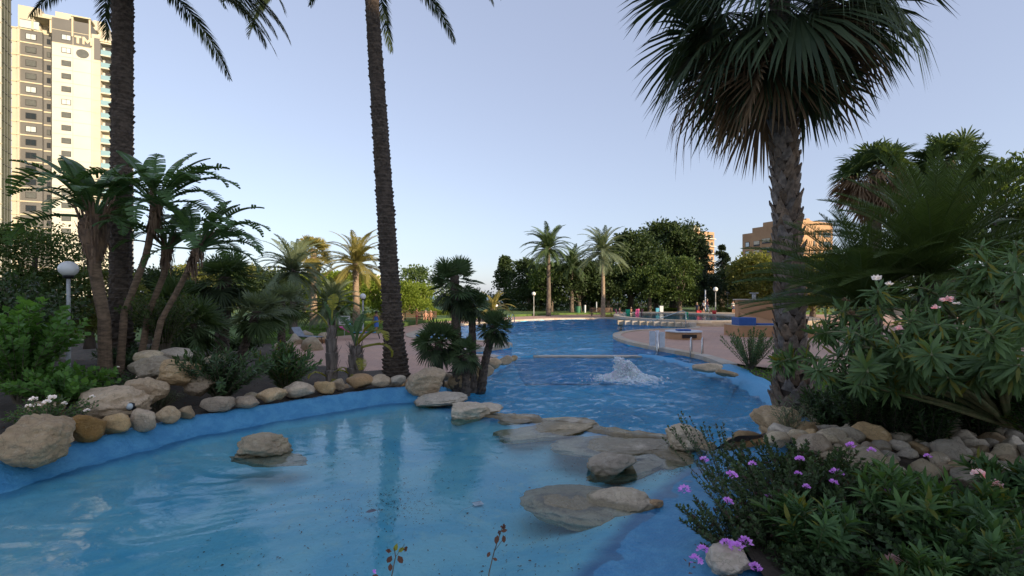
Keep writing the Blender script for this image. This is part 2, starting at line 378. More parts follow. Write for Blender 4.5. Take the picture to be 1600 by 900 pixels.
# ---------------------------------------------------------------- plan of the pools
def chaikin(p, it=2):
    for _ in range(it):
        q = []
        for i in range(len(p)):
            a, b = p[i], p[(i+1) % len(p)]
            q.append((a[0]*.75+b[0]*.25, a[1]*.75+b[1]*.25)); q.append((a[0]*.25+b[0]*.75, a[1]*.25+b[1]*.75))
        p = q
    return p
FGk = [((-6.8,4.5),'rim'),((-6.3,5.6),'rim'),((-6.1,6.5),'rim'),((-5.75,7.3),'rim'),((-5.4,8.1),'rim'),((-4.7,8.9),'rim'),((-3.8,9.8),'rim'),((-2.7,10.7),'rim'),
       ((-1.95,10.85),'lip'),((-1.0,9.85),'lip'),((-.25,9.35),'lip'),((1.15,8.65),'lip'),((2.4,7.95),'lip'),((3.0,7.45),'slope'),((2.75,6.8),'slope'),((2.05,6.0),'slope'),
       ((1.3,4.95),'slope'),((.7,4.1),'slope'),((.2,3.4),'slope'),((-.8,2.8),'rim'),((-3,2.2),'rim'),((-6,2.0),'rim'),((-7.4,3.0),'rim')]
FG = [p for p, k in FGk]
MPc = [(-2.0,11.5),(-.1,9.95),(1.3,9.25),(2.7,8.5),(3.6,8.1),(5.4,9.8),(6.8,11.8),(7.3,14.7),(7.6,16),(8.2,18.6),(8.3,21.4),(7.2,24.4),(6.3,28.8),(7,33.9),(10.2,37.8),(14.7,38.6),
      (15.8,41.6),(13.6,43.2),(12.1,46),(11.6,51),(12.6,57.5),(5,56),(-.7,51),(-5,44),(-6.5,38),(-7,33),(-5.6,29.2),(-.5,28),(.3,25.5),(-2.9,22.6),(-2.9,21.4),(0,21.4),(-.9,17.1),(-1.9,14)]
MP = chaikin(MPc, 2)
KC, KRX, KRY = (17.6, 51.0), 6.0, 9.3
KP = [(KC[0]+KRX*math.cos(2*PI*i/64), KC[1]+KRY*math.sin(2*PI*i/64)) for i in range(64)]
def sdist(x, y, poly):
    """signed distance (inside positive) and nearest edge index, numpy arrays"""
    x = np.asarray(x, float).ravel(); y = np.asarray(y, float).ravel()
    best = np.full(x.shape, 1e9); idx = np.zeros(x.shape, int); ins = np.zeros(x.shape, bool)
    n = len(poly)
    for i in range(n):
        ax, ay = poly[i]; bx, by = poly[(i+1) % n]; dx, dy = bx-ax, by-ay; L = dx*dx+dy*dy+1e-12
        t = np.clip(((x-ax)*dx+(y-ay)*dy)/L, 0, 1); d = np.hypot(x-ax-t*dx, y-ay-t*dy)
        m_ = d < best; best[m_] = d[m_]; idx[m_] = i
        c = ((ay > y) != (by > y)) & (x < (bx-ax)*(y-ay)/((by-ay) if by != ay else 1e-12)+ax); ins ^= c
    return np.where(ins, best, -best), idx
def ss(t): t = np.clip(t, 0, 1); return t*t*(3-2*t)
def gh(x, y):
    """height of the earth"""
    x = np.asarray(x, float); y = np.asarray(y, float); shp = x.shape; x = x.ravel(); y = y.ravel()
    d, _ = sdist(x, y, FG); d = -d
    dm, _ = sdist(x, y, MP); dm = -dm
    h = .07+.55*(1-ss((d-.8)/2.2))
    h = h+1.05*np.exp(-((x+11.5)**2/(2*4.2**2)+(y-12)**2/(2*2.8**2)))*ss((d-.3)/3)
    h = h+.75*np.exp(-((x-7)**2/(2*2.6**2)+(y-5.5)**2/(2*3.2**2)))*ss((dm-.3)/2)
    h = h+.45*np.exp(-((x-9.6)**2+(y-10.5)**2)/(2*2.2**2))*ss((dm-.4)/1.5)
    h = h+.5*np.exp(-(x**2+(y+.5)**2)/(2*2.5**2))*ss((d-.4)/1.5)
    h = h+.25*ss((-14-x)/4)*ss((y-22)/5)
    h = np.where(dm < .8, np.minimum(h, .1+.6*np.maximum(dm, 0)), h)
    h = h-9*ss((y-190)/50)
    nearmask = np.exp(-((x**2+(y-8)**2)/(2*14**2)))
    h = h+nearmask*.05*np.sin(x*2.3+1.3*np.sin(y*1.7))*np.sin(y*2.1+x*.6)*ss((d-.3)/1)*ss((dm-.3)/1)
    return h.reshape(shp)
def G(x, y): return float(gh(np.array([x]), np.array([y]))[0])
def grid(xs, ys, zf, keep, name, mat_, smooth=True):
    X, Y = np.meshgrid(xs, ys); Z = zf(X, Y); nx = len(xs); ny = len(ys)
    V = np.stack([X.ravel(), Y.ravel(), Z.ravel()], 1)
    i, j = np.meshgrid(np.arange(nx-1), np.arange(ny-1)); a = (j*nx+i).ravel()
    Q = np.stack([a, a+1, a+nx+1, a+nx], 1)
    if keep is not None:
        cx = (X[:-1, :-1]+X[1:, 1:])/2; cy = (Y[:-1, :-1]+Y[1:, 1:])/2
        Q = Q[keep(cx.ravel(), cy.ravel())]
    us = np.unique(Q); rm = np.zeros(len(V), int); rm[us] = np.arange(len(us))
    return npmesh(name, V[us], rm[Q], mat_, smooth)
# earth, one sheet
xs = np.concatenate([[-3000,-1500,-700,-350,-180,-110,-70,-45,-32], np.arange(-26, 26.1, .3), [30,36,45,60,80,110,180,350,700,1500,3000]])
ys = np.concatenate([[-2000,-900,-400,-180,-90,-45,-20,-12], np.arange(-6, 60.1, .3), [64,68,75,85,100,120,150,190,200,215,230,245]])
def kp(x, y):
    d1, i1 = sdist(x, y, FG); d2, _ = sdist(x, y, MP); d3, _ = sdist(x, y, KP)
    # the gap between both pools is taken by the dam
    lip = (x > -2.3) & (x < 3.3) & (np.abs(d1) < .8) & (np.abs(d2) < .8)
    return (d1 < -np.array([{'rim':.46,'lip':.5,'slope':1.12}[k] for _, k in FGk])[i1]) & (d2 < -.12) & (d3 < .1) & ~lip
tag(link('ground', grid(xs, ys, gh, kp, 'ground', M['soil'])), kind='structure')
me = MB().add([(-25000,235,-8),(25000,235,-8),(25000,25000,-8),(-25000,25000,-8)], [(0,1,2,3)]).mesh('sea'); me.materials.append(M['sea'])
tag(link('sea', me), kind='structure')
def region(outer, holes, z, name, mat_, skirt=0):
    vs = [Vector(p) for p in outer]; eds = [(i, (i+1) % len(outer)) for i in range(len(outer))]
    for h in holes:
        n = len(vs); vs += [Vector(p) for p in h]; eds += [(n+i, n+(i+1) % len(h)) for i in range(len(h))]
    v, e, f, *_ = delaunay_2d_cdt(vs, eds, [], 0, 1e-5)
    mb = MB(); vv = [(p.x, p.y, z) for p in v]; ff = []
    c = np.array([[sum(v[i].x for i in t)/len(t), sum(v[i].y for i in t)/len(t)] for t in f])
    ok = sdist(c[:, 0], c[:, 1], outer)[0] > 0
    for h in holes: ok &= sdist(c[:, 0], c[:, 1], h)[0] < 0
    ff = [t for t, k in zip(f, ok) if k]
    mb.add(vv, ff)
    if skirt:
        for lp in [outer]+holes:
            for i in range(len(lp)):
                a, b = lp[i], lp[(i+1) % len(lp)]
                mb.add([(a[0],a[1],z),(b[0],b[1],z),(b[0],b[1],z-skirt),(a[0],a[1],z-skirt)], [(0,1,2,3)])
    me = mb.mesh(name); me.materials.append(mat_)
    return tag(link(name, me), kind='structure')
deck_outer = [(-5.2,14.9),(-7.0,15.6),(-12.8,28),(-9.8,35),(-8.6,46),(-4,56),(8,67.5),(50,67.5),(60,50),(60,22),(16,15.5),(10.2,16.5),(8.9,18.4),(8.6,19.5),(3,19.5),(3,19),(-.5,18.6),(-3.5,15.2)]
region(deck_outer, [MP, KP], .15, 'paving', M['deck'])
plat = [(15.8,41.6),(20,40.6),(26,41.5),(31,47),(33,58),(28,66),(16,66.5),(12.9,62),(12.6,57.5),(11.6,51),(12.1,46),(13.6,43.2)]
region(chaikin(plat, 2), [KP], .58, 'paving_raised', M['cream_stone'], skirt=.45)
lawn1 = chaikin([(-60,26),(-30,24.5),(-13.2,27),(-12.2,29.5),(-10.3,35),(-9.2,46),(-4.6,56.5),(8,68.4),(30,69),(60,70),(60,110),(-60,110)], 1)
region(lawn1, [], .40, 'lawn', M['lawn'], skirt=.4)

# front basin: floor, sloping blue rim and the back of the dam in one skin
def rimd(x, y):
    d, i = sdist(x, y, FG); d = d.reshape(x.shape); i = i.reshape(x.shape)
    k = np.array([dict(rim=0, lip=1, slope=2)[kk] for _, kk in FGk])[i]
    ins = .4-.40*ss(d/np.where(k == 2, 1.5, 1.0))
    ins = ins+.03*np.sin(x*1.1+y*.7)*np.sin(y*1.3)*ss(d/1.5)
    o = -d
    out0 = .4+.27*ss(o/.38)-.02*ss((o-.38)/.2)
    out1 = .385-.9*ss((o-.2)/.5)
    out2 = .4+.22*ss(o/1.1)-.2*ss((o-1.3)/.5)
    out = np.where(k == 0, out0, np.where(k == 1, out1, out2))
    b = .012*np.sin(x*6+2*np.sin(y*3))*np.sin(y*7)
    return np.where(d > 0, ins, out+b)
def kb(x, y):
    d, i = sdist(x, y, FG); k = np.array([dict(rim=0, lip=1, slope=2)[kk] for _, kk in FGk])[i]
    return (d > np.where(k == 0, -.55, np.where(k == 1, -.7, -1.75))) & ((k != 2) | (sdist(x, y, MP)[0] < -.12))
fx = np.arange(-8.2, 5.1, .07); fy = np.arange(1.3, 12.0, .07)
def kin(x, y): d, _ = sdist(x, y, FG); return kb(x, y) & (d > .25)
def kout(x, y): d, _ = sdist(x, y, FG); return kb(x, y) & (d <= .25)
basin_me = grid(fx, fy, rimd, kb, 'pool_basin', M['blue_rim'])
cc = np.zeros(len(basin_me.vertices)*3); basin_me.vertices.foreach_get('co', cc); cc = cc.reshape(-1, 3)
at_ = basin_me.attributes.new('depth', 'FLOAT', 'POINT'); at_.data.foreach_set('value', ss((sdist(cc[:, 0], cc[:, 1], FG)[0]+.12)/.6).astype(np.float32))
basin_me.materials.clear(); basin_me.materials.append(M['basin'])
tag(link('pool_basin', basin_me), kind='structure')
rw = np.random.default_rng(5)
WV = [(rw.uniform(-PI, PI), rw.uniform(.5, 3.2), rw.uniform(0, 6)) for _ in range(34)]
def waves(X, Y, amp, kx=1, ky=1, sc_=1):
    Xw = X*kx+.25*np.sin(Y*1.9)+.12*np.sin(Y*5.1+X*2); Yw = Y*ky+.25*np.sin(X*1.6+1)+.1*np.sin(X*4.3-Y*3)
    Z = np.zeros_like(X)
    for a, k, p in WV:
        k = k*2.2*sc_; s = np.sin(k*(Xw*math.cos(a)+Yw*math.sin(a))+p); Z += (1-np.abs(s)*1.0)/(k**.9)
    Z -= Z.mean() if Z.size else 0
    return amp*Z
def wf(X, Y):
    a = .002+.010*ss((-1.2-X)/3)*ss((9-Y)/4)
    return .4+waves(X, Y, 1, .5, 1.3, 1.6)*a
tag(link('water', grid(np.arange(-8, 3.6, .05), np.arange(1.8, 11.3, .05), wf, lambda x, y: sdist(x, y, FG)[0] > -.12, 'front_pool_water', M['water_front'])), kind='structure')
def wm(X, Y):
    r = np.hypot(X-FT.x, Y-FT.y)
    Z = waves(X, Y, 1, 1, 1.2, 1)*(.034+.022*np.exp(-r/2))
    return Z+.06*np.exp(-(r/1.1)**2)+.012*np.sin(r*7)*np.exp(-r/2)
tag(link('water', grid(np.arange(-3.4, 8.8, .055), np.arange(7.6, 22.0, .055), wm, lambda x, y: sdist(x, y, MP)[0] > -.5, 'splash_pool_water', M['water_main'])), kind='structure')
tag(link('water', grid(np.arange(-8, 16.5, .2), np.arange(21.95, 58.4, .2), lambda X, Y: waves(X, Y, .03, .6, 1, .8), lambda x, y: sdist(x, y, MP)[0] > -.15, 'main_pool_water', M['water_far'])), kind='structure')
# deep floor and walls
mb = MB(); fl = [(-12,7,-1.25),(20,7,-1.25),(20,62,-1.25),(-12,62,-1.25)]; mb.add(fl, [(0,1,2,3)])
me = mb.mesh('pool_floor'); me.materials.append(M['deep_floor']); tag(link('pool_floor', me), kind='structure')
def outn(path, i, closed=True):
    n = len(path); a = path[(i-1) % n] if closed or i > 0 else path[i]; b = path[(i+1) % n] if closed or i < n-1 else path[i]
    t = Vector((b[0]-a[0], b[1]-a[1])).normalized(); return Vector((t.y, -t.x))
def loft(path, prof, closed=False, jit=0):
    mb = MB(); vs = []; n = len(path); m_ = len(prof)
    for i, p in enumerate(path):
        nn = outn(path, i, closed)
        for (o, z) in prof:
            j = jit*noise.noise(Vector((p[0]*1.3, p[1]*1.3, o*3))) if jit else 0
            vs.append((p[0]+nn.x*(o+j), p[1]+nn.y*(o+j), z+j*.5))
    fs = [(i*m_+k, ((i+1) % n)*m_+k, ((i+1) % n)*m_+k+1, i*m_+k+1) for i in range(n if closed else n-1) for k in range(m_-1)]
    return mb.add(vs, fs)
def resample(path, step, closed=False):
    pts = [Vector(p) for p in path]+([Vector(path[0])] if closed else [])
    out = []; acc = 0; L = sum((pts[i+1]-pts[i]).length for i in range(len(pts)-1)); n = max(2, int(round(L/step))); st = L/n; tgt = 0; i = 0
    for k in range(n+(0 if closed else 1)):
        tgt = k*st
        while i < len(pts)-2 and acc+(pts[i+1]-pts[i]).length < tgt: acc += (pts[i+1]-pts[i]).length; i += 1
        sl = (pts[i+1]-pts[i]).length; t = min(1, max(0, (tgt-acc)/max(sl, 1e-9))); out.append(tuple(pts[i].lerp(pts[i+1], t)))
    return out
# MP runs counter-clockwise, outn points outward
me = loft(MP, [(0,.12),(0,-1.3)], True).mesh('pool_wall'); me.materials.append(M['deep_floor']); tag(link('pool_wall', me), kind='structure')
nr = resample(MP, .3, True)
ia = min(range(len(nr)), key=lambda i: (nr[i][0]-3.2)**2+(nr[i][1]-8.3)**2)
ib = min(range(len(nr)), key=lambda i: (nr[i][0]-8.1)**2+(nr[i][1]-18.4)**2)
ic = min(range(len(nr)), key=lambda i: (nr[i][0]+.1)**2+(nr[i][1]-21.0)**2)
idd = min(range(len(nr)), key=lambda i: (nr[i][0]+1.95)**2+(nr[i][1]-12.1)**2)
def seg(a, b): return nr[a:b+1] if b >= a else nr[a:]+nr[:b+1]
rim_prof = [(-1.15,-1.35),(-.75,-.75),(-.5,-.3),(-.3,-.02),(-.12,.13),(.05,.2),(.22,.21),(.38,.16),(.6,.10),(.75,-.2)]
me = loft(seg(ia, ib), rim_prof, False, .12).mesh('pool_rim', True); me.materials.append(M['blue_rim']); tag(link('pool_rim', me), kind='structure')
me = loft(seg(ic, idd), rim_prof, False, .16).mesh('pool_rim', True); me.materials.append(M['blue_rim']); tag(link('pool_rim', me), kind='structure')
# thin blue wall curving off the ladder arm, white weir bar
arc = resample([(7.35,15),(7.2,16.6),(7.1,18.2),(6.95,20),(6.5,21.6),(5.9,22.2)], .25)
me = loft(arc, [(-1.3,-1.4),(-.75,-.9),(-.45,-.12),(-.22,.04),(-.05,.11),(.12,.1),(.25,-.2),(.28,-.8)], False, .06).mesh('blue_wall', True); me.materials.append(M['blue_rim']); tag(link('blue_wall', me), kind='structure')
me = MB().box((-1.5,21.8,-1.2), (6.6,22.25,-.03)).mesh('weir_wall'); me.materials.append(M['deep_floor']); tag(link('weir_wall', me), kind='structure')
me = MB().box((.98,21.78,-.03), (5.9,22.27,.05)).mesh('weir_coping'); me.materials.append(M['cream_stone']); tag(link('weir_coping', me), kind='structure')
# coping stones, one by one
def coping(path, closed, w, z0, z1, nm, step, ins=-.05, mt='cream_stone'):
    root = bpy.data.objects.new(nm, None); C.objects.link(root); tag(root, kind='structure')
    rs = resample(path, step, closed); n = len(rs)
    for i in range(n if closed else n-1):
        a, b = Vector(rs[i]), Vector(rs[(i+1) % n]); na, nb = outn(rs, i, closed), outn(rs, (i+1) % n, closed)
        t = (b-a).normalized()*.006; a2 = a+t; b2 = b-t
        q = [a2+na*ins, b2+nb*ins, b2+nb*w, a2+na*w]
        mb = MB(); mb.add([(p.x,p.y,z) for z in (z0, z1) for p in q], [(3,2,1,0),(4,5,6,7),(0,1,5,4),(1,2,6,5),(2,3,7,6),(3,0,4,7)])
        mb.build('coping_stone', M[mt], root)
coping(seg(ib, ic), False, .5, .02, .20, 'pool_coping', .75)
coping([(-.02+p[0], p[1]) for p in KP], True, .45, .4, .66, 'kids_pool_coping', .9)
EK = [(KC[0]+(KRX-.0)*math.cos(2*PI*i/64), KC[1]+KRY*math.sin(2*PI*i/64)) for i in range(64)]
region(EK, [], .30, 'kids_pool_floor', M['kids_floor'])
region(EK, [], .59, 'kids_pool_water', M['water_kids'])
root = bpy.data.objects.new('divider_wall', None); C.objects.link(root); tag(root, kind='structure')
for i in range(11):       # block-and-gap divider between the two pools
    p = W(968+i*11, 500.2+i*.35, .5)
    MB().box((p.x-.42, p.y-1.2, .15), (p.x+.10, p.y-.75, .53)).build('divider_block', M['cream_stone'], root, bevel=.03)
for i in range(5):        # wide submerged steps by the rail
    x = 13.9-i*.55
    tag(MB().box((x, 38.9+.2*i, -1.2), (x+.53, 43.0, -.12-.16*i)).build('pool_step', M['kids_floor']), kind='structure')
# ---------------------------------------------------------------- rocks
def rock_mesh(seed, sub=3, nplanes=9, rough=.12, flat=1.0, name='rock'):
    rn = random.Random(seed); bm = bmesh.new(); bmesh.ops.create_icosphere(bm, subdivisions=sub, radius=1)
    pl = []
    for _ in range(nplanes):
        v = Vector((rn.gauss(0,1), rn.gauss(0,1), rn.gauss(0,1))).normalized(); pl.append((v, rn.uniform(.55,.85)))
    off = Vector((rn.uniform(0,50), rn.uniform(0,50), rn.uniform(0,50)))
    for v in bm.verts:
        p = v.co.copy()
        for n, c in pl:
            d = p.dot(n)
            if d > c: p -= n*(d-c)*.96
        nn = p.normalized()
        p += nn*(noise.fractal(p*1.6+off, .7, 2, 4)*rough)
        p += nn*(noise.noise(p*5+off)*rough*.35+noise.noise(p*11+off)*rough*.22-rough*.5*max(0, .12-abs(noise.noise(p*1.9+off*2)))*2)
        p.z *= flat; v.co = p
    me = bpy.data.meshes.new(name); bm.to_mesh(me); bm.free(); me.shade_smooth(); return me
RV = [rock_mesh(i, 3, 8, .12) for i in range(10)]
for i, m_ in enumerate(RV): m_.materials.append(M['rock_tan'])
RP = [rock_mesh(40+i, 3, 10, .12) for i in range(8)]
for m_ in RP: m_.materials.append(M['rock_pale'])
RO = [rock_mesh(60+i, 3, 8, .12) for i in range(3)]
for m_ in RO: m_.materials.append(M['rock_ochre'])
rr = random.Random(11)
NB = ['first','second','third','fourth','fifth','sixth','seventh','eighth','ninth','tenth','eleventh','twelfth','thirteenth','fourteenth','fifteenth','sixteenth','seventeenth','eighteenth','nineteenth','twentieth']
def rock(c, rx, ry, rz_, label, group=None, kind=0, rot=None, me=None, big=0, npl=9):
    if me is None:
        if big: me = rock_mesh(rr.randint(100, 999), 5, npl, .13 if npl > 4 else .10); me.materials.append(M[('rock_tan','rock_pale','rock_ochre','rock_wet')[kind]])
        else: me = rr.choice((RV, RP, RO)[kind])
    o = link('rock', me, None, c, 0, (rr.uniform(-.15,.15), rr.uniform(-.15,.15), rr.uniform(0,6) if rot is None else rot), (rx, ry, rz_))
    return tag(o, label, 'rock', group)
def rpx(x, yb, w, h, z, label, group=None, kind=0, big=0, sink=.25, rot=None, asp=.75, dz=0):
    """a boulder whose foot shows at (x, yb) standing at height z"""
    p = W(x, yb, z); D = p.y; rx = w*D/F/2*1.06; rz_ = h*D/F/2*1.15
    return rock((p.x, p.y+rx*asp*.6, z+rz_*(1-sink)+dz), rx, rx*asp, rz_, label, group, kind, rr.uniform(-.25,.25) if rot is None else rot, None, big)
BK = 'big boulders on the left bank'
rpx(28,726,130,70,.62,'huge tan slab boulder at the left edge of the photo beside the pool rim',BK,0,1)
rpx(148,662,120,52,.66,'broad flat pale boulder behind the black hose on the left bank',BK,0,1)
rpx(216,630,60,42,.85,'upright tan boulder just behind the garden spotlight',BK,0,1,rot=.5)
rpx(228,602,78,42,1.0,'wide domed boulder stacked above the upright one on the left bank',BK,1,1)
rpx(268,599,66,38,1.1,'rounded pale boulder right of the domed one on the left bank',BK,0,1)
rpx(302,616,50,32,.85,'tan boulder tucked behind the left oleander bush',BK,0,1)
rpx(330,582,40,26,1.1,'small pale boulder under the trunk of the dwarf fan palm',BK,1,1)
rpx(268,567,60,22,1.3,'low flat stone below the leaning bird of paradise trunks',BK,1)
rpx(225,572,50,24,1.3,'low grey stone at the foot of the tall bird of paradise trunks',BK,1)
rpx(58,655,60,26,.8,'low brown stone between the huge slab and the pale flowering bush',BK,0)
RG = 'stones along the blue rim of the front pool'
rim_l = [(125,692,52,44,2,'ochre block right beside the huge slab boulder'),(172,681,42,32,0,'tan wedge stone next to the ochre block'),
 (217,674,42,34,0,'rounded pale stone right under the garden spotlight'),(256,663,33,27,0,'square tan stone right of the spotlight on the rim'),
 (287,656,30,20,0,'small round stone between the square one and a long flat one'),(333,645,54,24,0,'long flat stone below the left oleander bush'),
 (380,639,42,22,0,'smooth tan stone in front of the left oleander bush'),(420,631,44,22,0,'low wide stone below the gap between the two oleanders'),
 (462,623,56,23,0,'long pale stone below the right oleander bush'),(505,616,34,20,0,'round stone left of the two shaggy banana-like trunks'),
 (527,611,26,18,0,'small stone at the foot of the first shaggy trunk'),(557,608,46,24,2,'orange brown block below the second shaggy trunk'),
 (590,606,34,20,0,'pale oval stone between the orange block and the tall centre trunk'),(618,604,30,16,1,'flat pale stone right in front of the tall centre palm')]
for x, yb, w, h, k, l in rim_l: rpx(x, yb, w, h, .66, l+', on the blue rim', RG, k, 0, .2)
rpx(665,618,66,40,.55,'largest rounded boulder at the corner where the rim meets the dam',None,0,1,.2)
shore = [(716,607,36,20,'flat oval stone right of the corner boulder by the splash pool'),(738,600,42,26,'big smooth stone under the clustered fan palm at the water'),
 (757,589,28,18,'egg shaped stone on the shore behind the big smooth one'),(772,579,26,18,'tan stone second from the far end of the shore row'),
 (789,571,24,15,'far end stone of the shore row beside the palms'),(700,596,24,14,'small stone between corner boulder and fan palm trunk'),(800,565,18,9,'thin flat stone at the tip of the shore row')]
for x, yb, w, h, l in shore: rpx(x, yb, w, h, .2, l, 'stones on the shore of the splash pool', 0, 0, .2)
bed = [(548,592,34,20,1),(577,590,30,18,1),(600,588,34,22,0),(622,596,28,16,2),(640,594,26,20,2),(655,590,34,20,0),(672,584,40,18,1),(700,580,36,16,0),(650,575,40,22,1),(608,574,36,24,0),(590,580,30,20,1),(470,600,34,18,0),(497,598,30,20,1),(520,596,24,16,2),(690,590,20,12,1),(640,578,26,14,0),(425,612,30,18,0),(447,606,26,16,1),(390,618,28,14,1),(534,602,22,14,2),(570,598,22,12,2),(604,598,24,12,1),(630,586,20,16,2)]
for i, (x, yb, w, h, k) in enumerate(bed):
    x2 = P(x, yb, 13.2); g = G((x-800)/F*13, 13); p = W(x, yb+4, .55)
    rock((p.x, p.y, max(.15, G(p.x, p.y))+.03), w*p.y/F/2, w*p.y/F/2*.8, h*p.y/F/2, 'small loose stone in the planting bed behind the rim stones', 'loose stones in the bed round the centre palm', k)
# rocks in the front pool
rpx(402,719,100,34,.34,'long low rock alone in the left half of the front pool',None,3,1,.15,rot=.15,asp=.6)
rock((W(410,716,.4).x, W(410,716,.4).y+.22, .30), .58, .28, .11, 'submerged flat rock under the lone rock in the left half of the front pool', None, 3, .1, None, 1)
DG = 'rocks of the dam between the pools'
rpx(683,637,84,20,.38,'low wet rock at the left end of the dam',DG,3,1,.35)
rpx(728,664,72,32,.30,'round dark footed rock standing at the left end of the dam',DG,3,1,.2)
rpx(756,650,66,14,.37,'thin wet ledge behind the round dark footed rock',DG,3,1,.35)
def flat(x, y, w, h, l, z=.33, t=.12, seed=0):
    p = W(x, y, .4); D = p.y; a = W(x, y-h/2, .4).y-W(x, y+h/2, .4).y
    return rock((p.x, p.y, z), w*D/F/2*1.1, a/2*1.1, t, l, DG, 3, rr.uniform(-.1,.1), None, 1, 1)
flat(842,660,165,34,'pale flat ledge under thin water left of the middle of the dam',.262,.125)
flat(802,650,80,20,'small broken ledge next to the wet ledge of the dam',.30,.11)
flat(968,684,200,46,'largest pale flat ledge of the dam, right of its middle',.285,.125)
flat(900,664,70,20,'small knobbly ledge in the middle of the dam crest',.35,.09)
flat(1052,706,110,36,'flat wet stone below the tan boulder at the right end of the dam',.29,.12)
dp = resample([(-2.3,11.1),(-1.0,10.05),(-.1,9.6),(1.2,8.9),(2.5,8.2),(3.1,7.7)], .1)
dm_ = loft(dp, [(-.42,.2),(-.30,.36),(-.12,.40),(.05,.415),(.2,.40),(.3,.3),(.36,-.1)], False, .22)
dm_.v = [(x+.03*noise.noise(Vector((x*4,y*4,0))), y, z+.045*noise.noise(Vector((x*3.1,y*3.1,5)))+.02*noise.noise(Vector((x*9,y*9,2)))) for x, y, z in dm_.v]
me = dm_.mesh('stone_dam', True); me.materials.append(M['rock_wet']); tag(link('stone_dam', me), kind='structure')
rpx(1072,708,70,38,.36,'tan boulder at the right end of the dam',DG,3,1,.2)
rpx(1108,706,26,14,.45,'small tan stone right beside the dam end boulder',DG,0,0,.2)
p = W(953,735,.4); rock((p.x, p.y+.1, .44), .42, .30, .21, 'grey brown rough boulder standing in the front pool', None, 3, .1, None, 1, 5)
rock((W(958,735,.3).x+.22, W(958,735,.3).y+.05, .24), .62, .38, .12, 'pale submerged slab under the grey brown boulder', None, 3, .2, None, 1)
p = W(922,774,.4); rock((p.x, p.y+.03, .235), .82, .66, .155, 'large submerged greenish slab in the right half of the front pool', None, 3, -.1, None, 1, 1)
p = W(966,780,.42); rock((p.x, p.y+.03, .36), .42, .34, .15, 'pale dry topped rock resting on the large submerged slab', None, 3, -.2, None, 1, 3)
p = W(1026,785,.45); rock((p.x, p.y, .44), .09, .06, .05, 'fist sized dark red brown stone beside the pale dry topped rock', None, 2, 0)
# right bank
rpx(1228,700,84,62,.50,'big rounded tan boulder at the near corner of the splash pool',None,0,1,.2)
rpx(1148,905,74,52,.60,'grey boulder under the purple flowers at the bottom edge',None,1,1,.2)
rpx(1238,632,32,22,.35,'pale upright stone under the tip of the blue rim',None,1)
rpx(1110,582,44,14,.22,'long low stone beside the ladder channel',None,0); rpx(1140,590,34,12,.25,'low brown stone in front of the feathery bush by the channel',None,0)
pile = []; rq = random.Random(3); tries = 0
while len(pile) < 190 and tries < 9000:
    tries += 1; px = rq.uniform(1205, 1640); t = rq.random(); py = rq.uniform(625+(px-1205)*.06, 700+(px-1205)*.20)
    z = .7; p = W(px, py, z); z = G(p.x, p.y); p = W(px, py, z); z = G(p.x, p.y)
    w = rq.uniform(.13, .26)
    if sdist([p.x], [p.y], MP)[0][0] > -.45 or sdist([p.x], [p.y], FG)[0][0] > -.6: continue
    if all(math.hypot(p.x-a, p.y-b) > (w+c)*.62 for a, b, c in pile):
        pile.append((p.x, p.y, w))
        rock((p.x, p.y, z+w*.25), w, w*rq.uniform(.6,.9), w*rq.uniform(.5,.75), 'pale loose stone in the heap '+('by the big tan boulder at the pool corner' if px < 1310 else 'in the middle of the right bank' if px < 1430 else 'under the branching shrub at the right'), 'heaped stones on the right bank', 1 if rq.random() < .7 else 0)
for i, (x, y, w, h) in enumerate([(487,545,44,30),(462,536,34,24),(478,528,40,22),(510,531,30,20),(440,545,30,18)]):
    p = W(x, y, .2); rock((p.x, p.y, .3), w*p.y/F/2, w*p.y/F/2.4, h*p.y/F/2, 'pale boulder '+['in front of the heap beside the clay bowl','left of the heap by the lawn','on top of the heap by the lawn','right of the heap behind the clay bowl','at the left foot of the heap by the lawn'][i], 'boulders by the lawn edge', 1)

# ---------------------------------------------------------------- palms
def frond_mesh(elev, L, droop, n=70, ll=.45, lw=.028, seed=0, mat_='palm_green', vee=.5, ang=55, hang=.35, pet=.12, name='frond', r0=.03):
    rn = np.random.default_rng(seed); ns = 18
    th = elev-droop*np.linspace(0, 1, ns)**1.25; st = L/(ns-1)
    px = np.concatenate([[0], np.cumsum(np.cos(th[:-1])*st)]); pz = np.concatenate([[0], np.cumsum(np.sin(th[:-1])*st)])
    side_b = rn.uniform(-.15, .15)*L; py = side_b*np.linspace(0, 1, ns)**2
    mb = MB(); mb.tube(list(zip(px, py, pz)), list(np.linspace(r0, .004, ns)), 4, False)
    u = np.linspace(pet, .995, n)
    for s in (-1, 1):
        for t in u:
            t = min(1, max(0, t+rn.uniform(-.004, .004))); f = t*(ns-1); i = int(min(f, ns-2)); a = f-i
            p = np.array([px[i]*(1-a)+px[i+1]*a, py[i]*(1-a)+py[i+1]*a, pz[i]*(1-a)+pz[i+1]*a])
            tt = th[i]; fw = np.array([math.cos(tt), 0, math.sin(tt)]); up = np.array([-math.sin(tt), 0, math.cos(tt)]); sd_ = np.array([0, s, 0])
            an = math.radians(ang*(1-.45*t)+rn.uniform(-7, 7)); l = ll*(math.sin(PI*min(1, .12+t*.86))**.6)*rn.uniform(.85, 1.08)
            d = fw*math.cos(an)+(sd_*math.cos(vee)+up*math.sin(vee))*math.sin(an)
            g = np.array([0, 0, -1.0]); m1 = p+d*l*.5+g*hang*l*.12; tp = p+d*l*.96+g*hang*l*.5
            w = fw*lw*.5
            mb.add([p-w*.6, p+w*.6, m1+w, m1-w, tp], [(0,1,2,3),(3,2,4)])
    me = mb.mesh(name); me.materials.append(M[mat_]); return me
